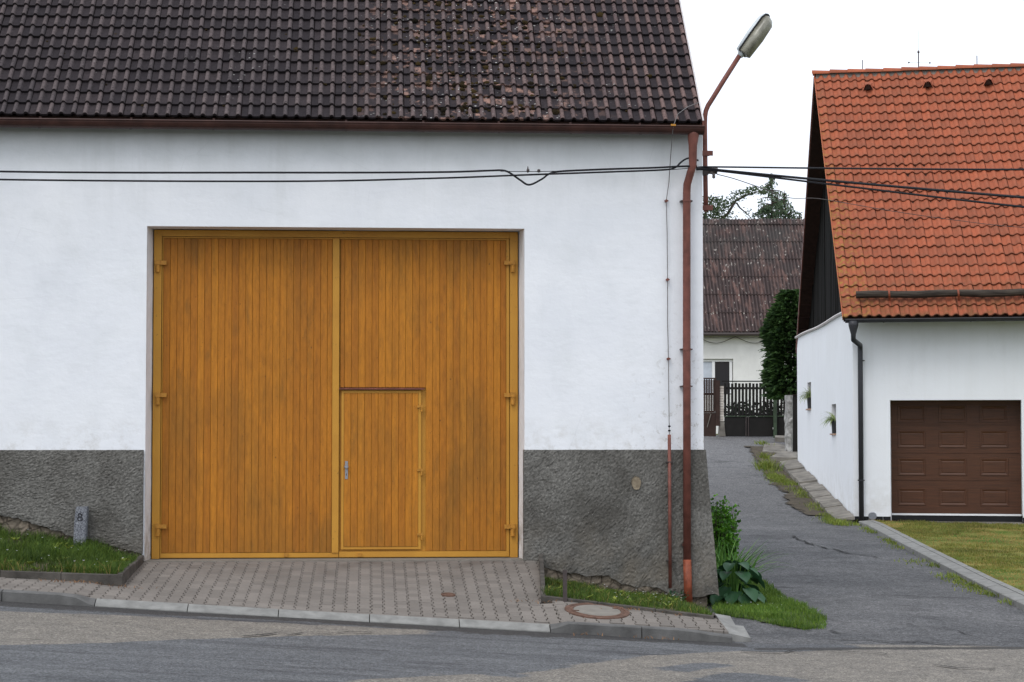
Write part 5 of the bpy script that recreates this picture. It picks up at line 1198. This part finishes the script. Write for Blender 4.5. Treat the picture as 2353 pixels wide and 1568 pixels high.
p = pix(zu(312), zv(780), DG+1); 
# shrubs behind the slat gate
for uc, n_, lab in ((1700, 700, 'dark shrub behind the slats of the gate near the brick pillar'), (1768, 900, 'dark shrub behind the slats of the gate below the conifer')):
    p0 = pix(uc, 1000, DG+1.4); t = thing('garden_shrub', (p0.x, p0.y, G(p0.x, p0.y)), lab, 'shrub'); mb = MB(); st = MB()
    for k in range(9): st.tube([V((p0.x, p0.y, G(p0.x, p0.y))), pix(uc+rnd.gauss(0,14), rnd.uniform(925, 960), DG+1.4)], [.012,.004], 4)
    for _ in range(n_): leafquad(mb, pix(uc+rnd.gauss(0,19), rnd.uniform(922, 1000)+abs(rnd.gauss(0,10)), DG+1.4+rnd.gauss(0,.25)), rnd.uniform(.08,.18))
    st.build('stems', MT['bark'], t); mb.build('foliage', MT['shade'], t)
# ---------------------------------------------------------------- conifer behind the stone pillar
DC = 62.5; cb = pix(1815, 1010, DC); cz = G(cb.x, cb.y)
tr = thing('columnar_conifer', (cb.x, cb.y, cz), 'tall dense dark green columnar conifer rising behind the stone pillar', 'tree')
top = pix(1826, 668, DC).z; MB().tube([(cb.x, cb.y, cz-.2), (cb.x, cb.y, lerp(cz, top, .5)), (cb.x+.1, cb.y, top-.3)], [.12,.08,.02], 8).build('trunk', MT['bark'], tr)
mb = MB()
zlow = pix(1815, 915, DC).z
for _ in range(9000):
    t = rnd.random()**.85; z = lerp(zlow, top, t); r = .78*min(1, (1-t)*3.2+.12)**.75*(.86+.22*noise.noise(V((t*6, 1, 1))))
    a = rnd.uniform(0, 2*pi); rr = r*(rnd.random()**.35)*(1+.25*noise.noise(V((cos(a)*2, sin(a)*2, z*2)))); d = V((cos(a), sin(a), rnd.uniform(-.55,.35))).normalized()
    p = V((cb.x+.06+cos(a)*rr, cb.y+sin(a)*rr, z)); s_ = rnd.uniform(.12,.26)*(1.5 if rnd.random() < .06 else 1); sd_ = d.cross(V((rnd.gauss(0,1), rnd.gauss(0,1), rnd.gauss(0,1)))).normalized()
    mb.add([p, p+d*s_*.4+sd_*s_*.22, p+d*s_, p+d*s_*.4-sd_*s_*.22], [(0,1,2,3)])
    n_ = d.cross(sd_); mb.add([p, p+d*s_*.45+n_*s_*.2, p+d*s_*1.05, p+d*s_*.45-n_*s_*.2], [(0,1,2,3)])
for _ in range(260):
    t = rnd.random(); z = lerp(zlow, top-.4, t); a = rnd.uniform(0, 2*pi); r = .72*min(1, (1-t)*3.2+.12)**.75; d = V((cos(a), sin(a), rnd.uniform(-.35,.3))).normalized(); p = V((cb.x+.06+cos(a)*r, cb.y+sin(a)*r, z)); ln = rnd.uniform(.2, .38)
    for k in range(7):
        q = p+d*ln*k/7-V((0,0,.05*(k/7)**2)); 
        for e in (-1, 1): dd = (d+V((-sin(a), cos(a), 0))*e*.9+V((0,0,rnd.gauss(0,.3)))).normalized(); leafquad(mb, q, .13*(1-k/9), dd)
mb.build('crown', MT['thuja'], tr)
# ---------------------------------------------------------------- trees beyond the cottage
def conifer(name, label, u, vtop, dep, spread, vbase, mat, nbr, droop, dens, lean=0, flat=0):
    b = pix(u, 900, dep); b.z = G(b.x, b.y); tp = pix(u+lean, vtop, dep); vb = pix(u, vbase, dep).z
    t = thing(name, tuple(b), label, 'tree', 'trees beyond the cottage'); MB().tube([b, lerp(b, tp, .6)+V((.1,0,0)), tp], [.22,.12,.015], 7).build('trunk', MT['bark'], t)
    br = MB(); cr = MB()
    for _ in range(nbr):
        s_ = rnd.random()**.8; z = lerp(vb, tp.z-.1, s_); k = (z-b.z)/(tp.z-b.z); o = lerp(b, tp, k); a = rnd.uniform(0, 2*pi); ln = spread*((1-s_)**.8*.95+.06)*rnd.uniform(.6, 1.15)
        d = V((cos(a), sin(a), rnd.uniform(0,.5))); pts = []; q = o.copy(); dr = d.normalized()
        for i in range(6):
            pts.append(q.copy()); q = q+dr*ln/5; dr = (dr+V((0,0,-droop/5+(.12 if i > 3 else 0)))).normalized()
        br.tube(pts, [.03*(1-i/6)+.006 for i in range(6)], 4)
        for i in range(int(ln*dens)):
            f = rnd.uniform(.12, 1)**.8*4.99; j = int(f); p = lerp(pts[j], pts[j+1], f-j)+V((rnd.gauss(0,.09), rnd.gauss(0,.09), rnd.gauss(-.06 if not flat else .03, .07)))
            dd = V((rnd.gauss(0,.5), rnd.gauss(0,.5), -1.0 if not flat else .6)).normalized(); leafquad(cr, p, rnd.uniform(.06,.17), dd)
    br.build('branches', MT['bark'], t); cr.build('crown', mat, t); return t
conifer('larch_tree', 'slender pale larch with drooping twigs showing over the cottage ridge', 1760, 397, 108, 2.0, 560, MT['larch'], 60, 1.0, 60, 14)
conifer('spruce_tree', 'small ragged spruce beside the larch behind the cottage', 1806, 438, 106, 1.3, 560, MT['larch'], 50, .8, 60, -3)
conifer('spruce_tree', 'low conifer top just clearing the cottage ridge near the orange roof', 1836, 486, 106, 1.2, 580, MT['pine'], 30, .5, 60)
# pine with an arching limb
pb_ = pix(1600, 900, 104); pb_.z = G(pb_.x, pb_.y); t = thing('pine_tree', tuple(pb_), 'dark pine with one long arching limb reaching over the cottage roof', 'tree', 'trees beyond the cottage')
MB().tube([pb_, pix(1598, 600, 104), pix(1606, 470, 104)], [.3,.2,.08], 8).build('trunk', MT['bark'], t)
limb = [pix(u, v, 104) for u, v in ((1604,560),(1640,520),(1672,492),(1690,462),(1720,447),(1742,441),(1762,444))]; limb2 = [pix(u, v, 104) for u, v in ((1692,466),(1700,478),(1712,488),(1722,497),(1726,505))]; limb3 = [pix(u, v, 104) for u, v in ((1604,540),(1625,480),(1640,455),(1655,452))]
mb = MB(); mb.tube(limb, [.12,.1,.085,.07,.05,.03,.012], 6); mb.tube(limb2, [.05,.04,.035,.02,.008], 5); mb.tube(limb3, [.09,.07,.05,.02], 5); mb.build('branches', MT['bark'], t)
cr = MB()
def tuft(u, v, ru, rv, n, s0=.07, s1=.17):
    for _ in range(n):
        leafquad(cr, pix(u+rnd.gauss(0, ru), v+rnd.gauss(0, rv), 104+rnd.gauss(0,.7)), rnd.uniform(s0, s1), V((rnd.gauss(0,1), rnd.gauss(0,1), rnd.gauss(.2,.8))).normalized())
for u, v, ru, rv, n in ((1625,463,9,6,150),(1650,478,14,11,420),(1632,495,14,10,380),(1668,472,12,8,150),(1645,460,14,4,120),(1690,455,12,5,120),(1712,443,14,4,190),(1735,436,11,4,170),(1752,441,7,4,80),(1718,492,4,5,26),(1600,480,16,20,300),(1660,500,14,6,150)): tuft(u, v, ru, rv, n)
cr.build('crown', MT['pine'], t)

# ---------------------------------------------------------------- street lamp on the barn corner
LX = XR+.05; LY = .25
def LP(u, v, y=LY): return W(u, v, y)
lamp = thing('street_lamp', tuple(LP(1622, 487)), 'wall-mounted street lamp with rust-red bent pipe arm and long grey head', 'street lamp')
path = [LP(1622,487), LP(1621,420), LP(1620,340), LP(1619.5,285), LP(1620,268), LP(1622,255), LP(1627,243), LP(1636,229), LP(1660,190), LP(1702,124)]
MB().tube(path, .032, 12).build('arm', MT['rust'], lamp, True)
for v, w_ in ((353, 22), (478, 14)):
    p = LP(1622, v); mb = MB(); mb.box(XR-.08, p.x+.085, LY-.05, LY-.036, p.z-.035, p.z+.03); mb.box(p.x-.05, p.x+.05, LY-.035, LY+.045, p.z-.03, p.z+.025); mb.build('wall_bracket', MT['rust'], lamp)
h0, h1 = LP(1704, 124), LP(1762, 42); ax = (h1-h0).normalized(); HL = (h1-h0).length; yv = V((0,1,0)); nv = yv.cross(ax).normalized()
nv = nv if nv.z > 0 else -nv                           # the glass bowl hangs below the housing and is turned to the street
tl = radians(38); upn = (nv*cos(tl)+yv*sin(tl)).normalized(); sdn = ax.cross(upn).normalized()
def sect(t, w_, h, lo, off=0):
    p = h0+ax*(HL*t)+upn*off; q = []
    for a in [2*pi*k/20 for k in range(20)]:
        cx, sx = cos(a), sin(a); cx = math.copysign(abs(cx)**.6, cx); sx = math.copysign(abs(sx)**.6, sx); q.append(p+sdn*(w_*cx)+upn*((h if sx > 0 else lo)*sx))
    return q
MB().loft([sect(*q) for q in ((-.07,.035,.03,.03),(.0,.05,.045,.04),(.02,.10,.07,.0),(.5,.115,.085,.0),(.9,.11,.075,.0),(1.02,.08,.055,.0),(1.08,.03,.03,.0))]).build('housing', MT['lampshell'], lamp, True)
MB().loft([sect(*q) for q in ((.0,.09,.008,.008),(.02,.118,.008,.01),(.5,.124,.008,.01),(.92,.118,.008,.01),(1.04,.085,.008,.008),(1.09,.03,.006,.006))]).build('rim', MT['darkpipe'], lamp)
MB().loft([sect(*q, -.012) for q in ((.01,.07,.0,.08),(.03,.095,.002,.10),(.5,.102,.002,.115),(.9,.096,.002,.105),(1.0,.07,.002,.07),(1.05,.02,.0,.02))]).build('glass_bowl', MT['lamp'], lamp, True)
# ---------------------------------------------------------------- overhead cables
IN = LP(1600, 386, -.12)
an = thing('cable_anchor', tuple(LP(1632, 400, .1)), 'rusty bracket with small insulators holding the cables at the barn corner', 'bracket')
mb = MB(); p = LP(1630, 392, .05); mb.box(XR-.02, p.x+.1, .02, .07, p.z-.045, p.z+.03); mb.box(XR-.03, p.x-.02, .0, .12, p.z-.06, p.z+.05); mb.build('arm_plate', MT['rod'], an)
for u, v in ((1640, 402), (1634, 392), (1646, 388)):
    p = LP(u, v, .0); MB().lathe((p.x, p.y, p.z-.03), [(.006,-.02),(.02,-.01),(.022,.01),(.012,.016),(.022,.022),(.018,.045),(.006,.05)], 12).build('insulator', MT['ceramic'], an)
def cable(name, pts, r, lab, mat='wire', n=10):
    out = []
    P_ = [pts[0]]+pts+[pts[-1]]
    for i in range(1, len(P_)-2):
        for k in range(n):
            t = k/n; a, b, c_, d = P_[i-1:i+3]; out.append(.5*((2*b)+(c_-a)*t+(2*a-5*b+4*c_-d)*t*t+(3*b-a-3*c_+d)*t**3))
    out.append(pts[-1]); return tag(MB().tube(out, r, 6).build(name, MT[mat], None, True), lab, 'cable', 'overhead cables')
Yc = -.42
wu = lambda *q: [W(u, v, y) for u, v, y in q]
cable('overhead_cable', wu((-900,372,-.9),(0,394.5,-.7),(655,397,-.6),(1000,396,-.5),(1120,392.5,-.45),(1155,392,-.44),(1172,398,-.44),(1195,414,-.44),(1216,425,-.44),(1245,412,-.44),(1262,400,-.44),(1290,394,-.43),(1400,389,-.4),(1500,386,-.35),(1560,383,-.3),(1601,382,-.22)), .0135, 'thick black upper cable with a hanging splice across the white facade')
cable('support_wire', wu((1150,394,-.45),(1212,394.5,-.45),(1240,394.5,-.45),(1290,393.5,-.44)), .005, 'thin taut wire bridging the cable splice, with two small clamps')
for u in (1213, 1238):
    p = W(u, 393, -.46); mb = MB(); mb.ico(tuple(p), .022, 1.2, .2)
    if u < 1220: mb.loft([[V((p.x+r*cos(2*pi*k/6), p.y+r*sin(2*pi*k/6), p.z+h)) for k in range(6)] for r, h in ((.016,0),(.003,.06))])
    tag(mb.build('wire_clamp', MT['rod'], None), 'small %s dark clamp on the wire above the cable splice' % ('pointed' if u < 1220 else 'round'), 'clamp', 'clamps above the cable splice')
cable('overhead_cable', wu((-900,395,-.9),(0,413,-.7),(655,417,-.6),(1000,410,-.5),(1216,402,-.46),(1400,395.5,-.4),(1520,391,-.33),(1550,386,-.3),(1565,373,-.26),(1578,365,-.22),(1592,364,-.2),(1604,369,-.1)), .0125, 'lower black cable across the facade looping up behind the downpipe')
cable('support_wire', wu((1520,391.5,-.33),(1560,389,-.28),(1590,386,-.22)), .005, 'short thin wire tying the lower cable to the barn corner')
R3 = lambda u, v, d: pix(u, v, d)
cable('overhead_cable', [IN, R3(1640,384,26.3), R3(1900,387,25), R3(2353,390,23), R3(2900,386,21)], .013, 'highest black cable running nearly level past the orange roof')
cable('overhead_cable', [IN+V((0,0,-.01)), R3(1650,391,26.3), R3(1900,415,25.2), R3(2353,454,23.5), R3(2900,495,21.5)], .017, 'thick doubled black cable sagging past the orange roof')
cable('overhead_cable', [IN+V((0,0,-.02)), R3(1650,393,26.3), R3(1900,423,25.2), R3(2353,476,23.5), R3(2900,528,21.5)], .014, 'lowest of the thick black cables past the orange roof')
cable('service_wire', [R3(1648,401,26.2), R3(1690,412,27), R3(1760,436,29), R3(1815,455,31), R3(1870,456,33), R3(1920,463,34), R3(2060,487,36), R3(2200,507,37), R3(2353,523,38), R3(2600,530,40)], .006, 'thin wavy wire drooping low across the orange roof', 'rod')
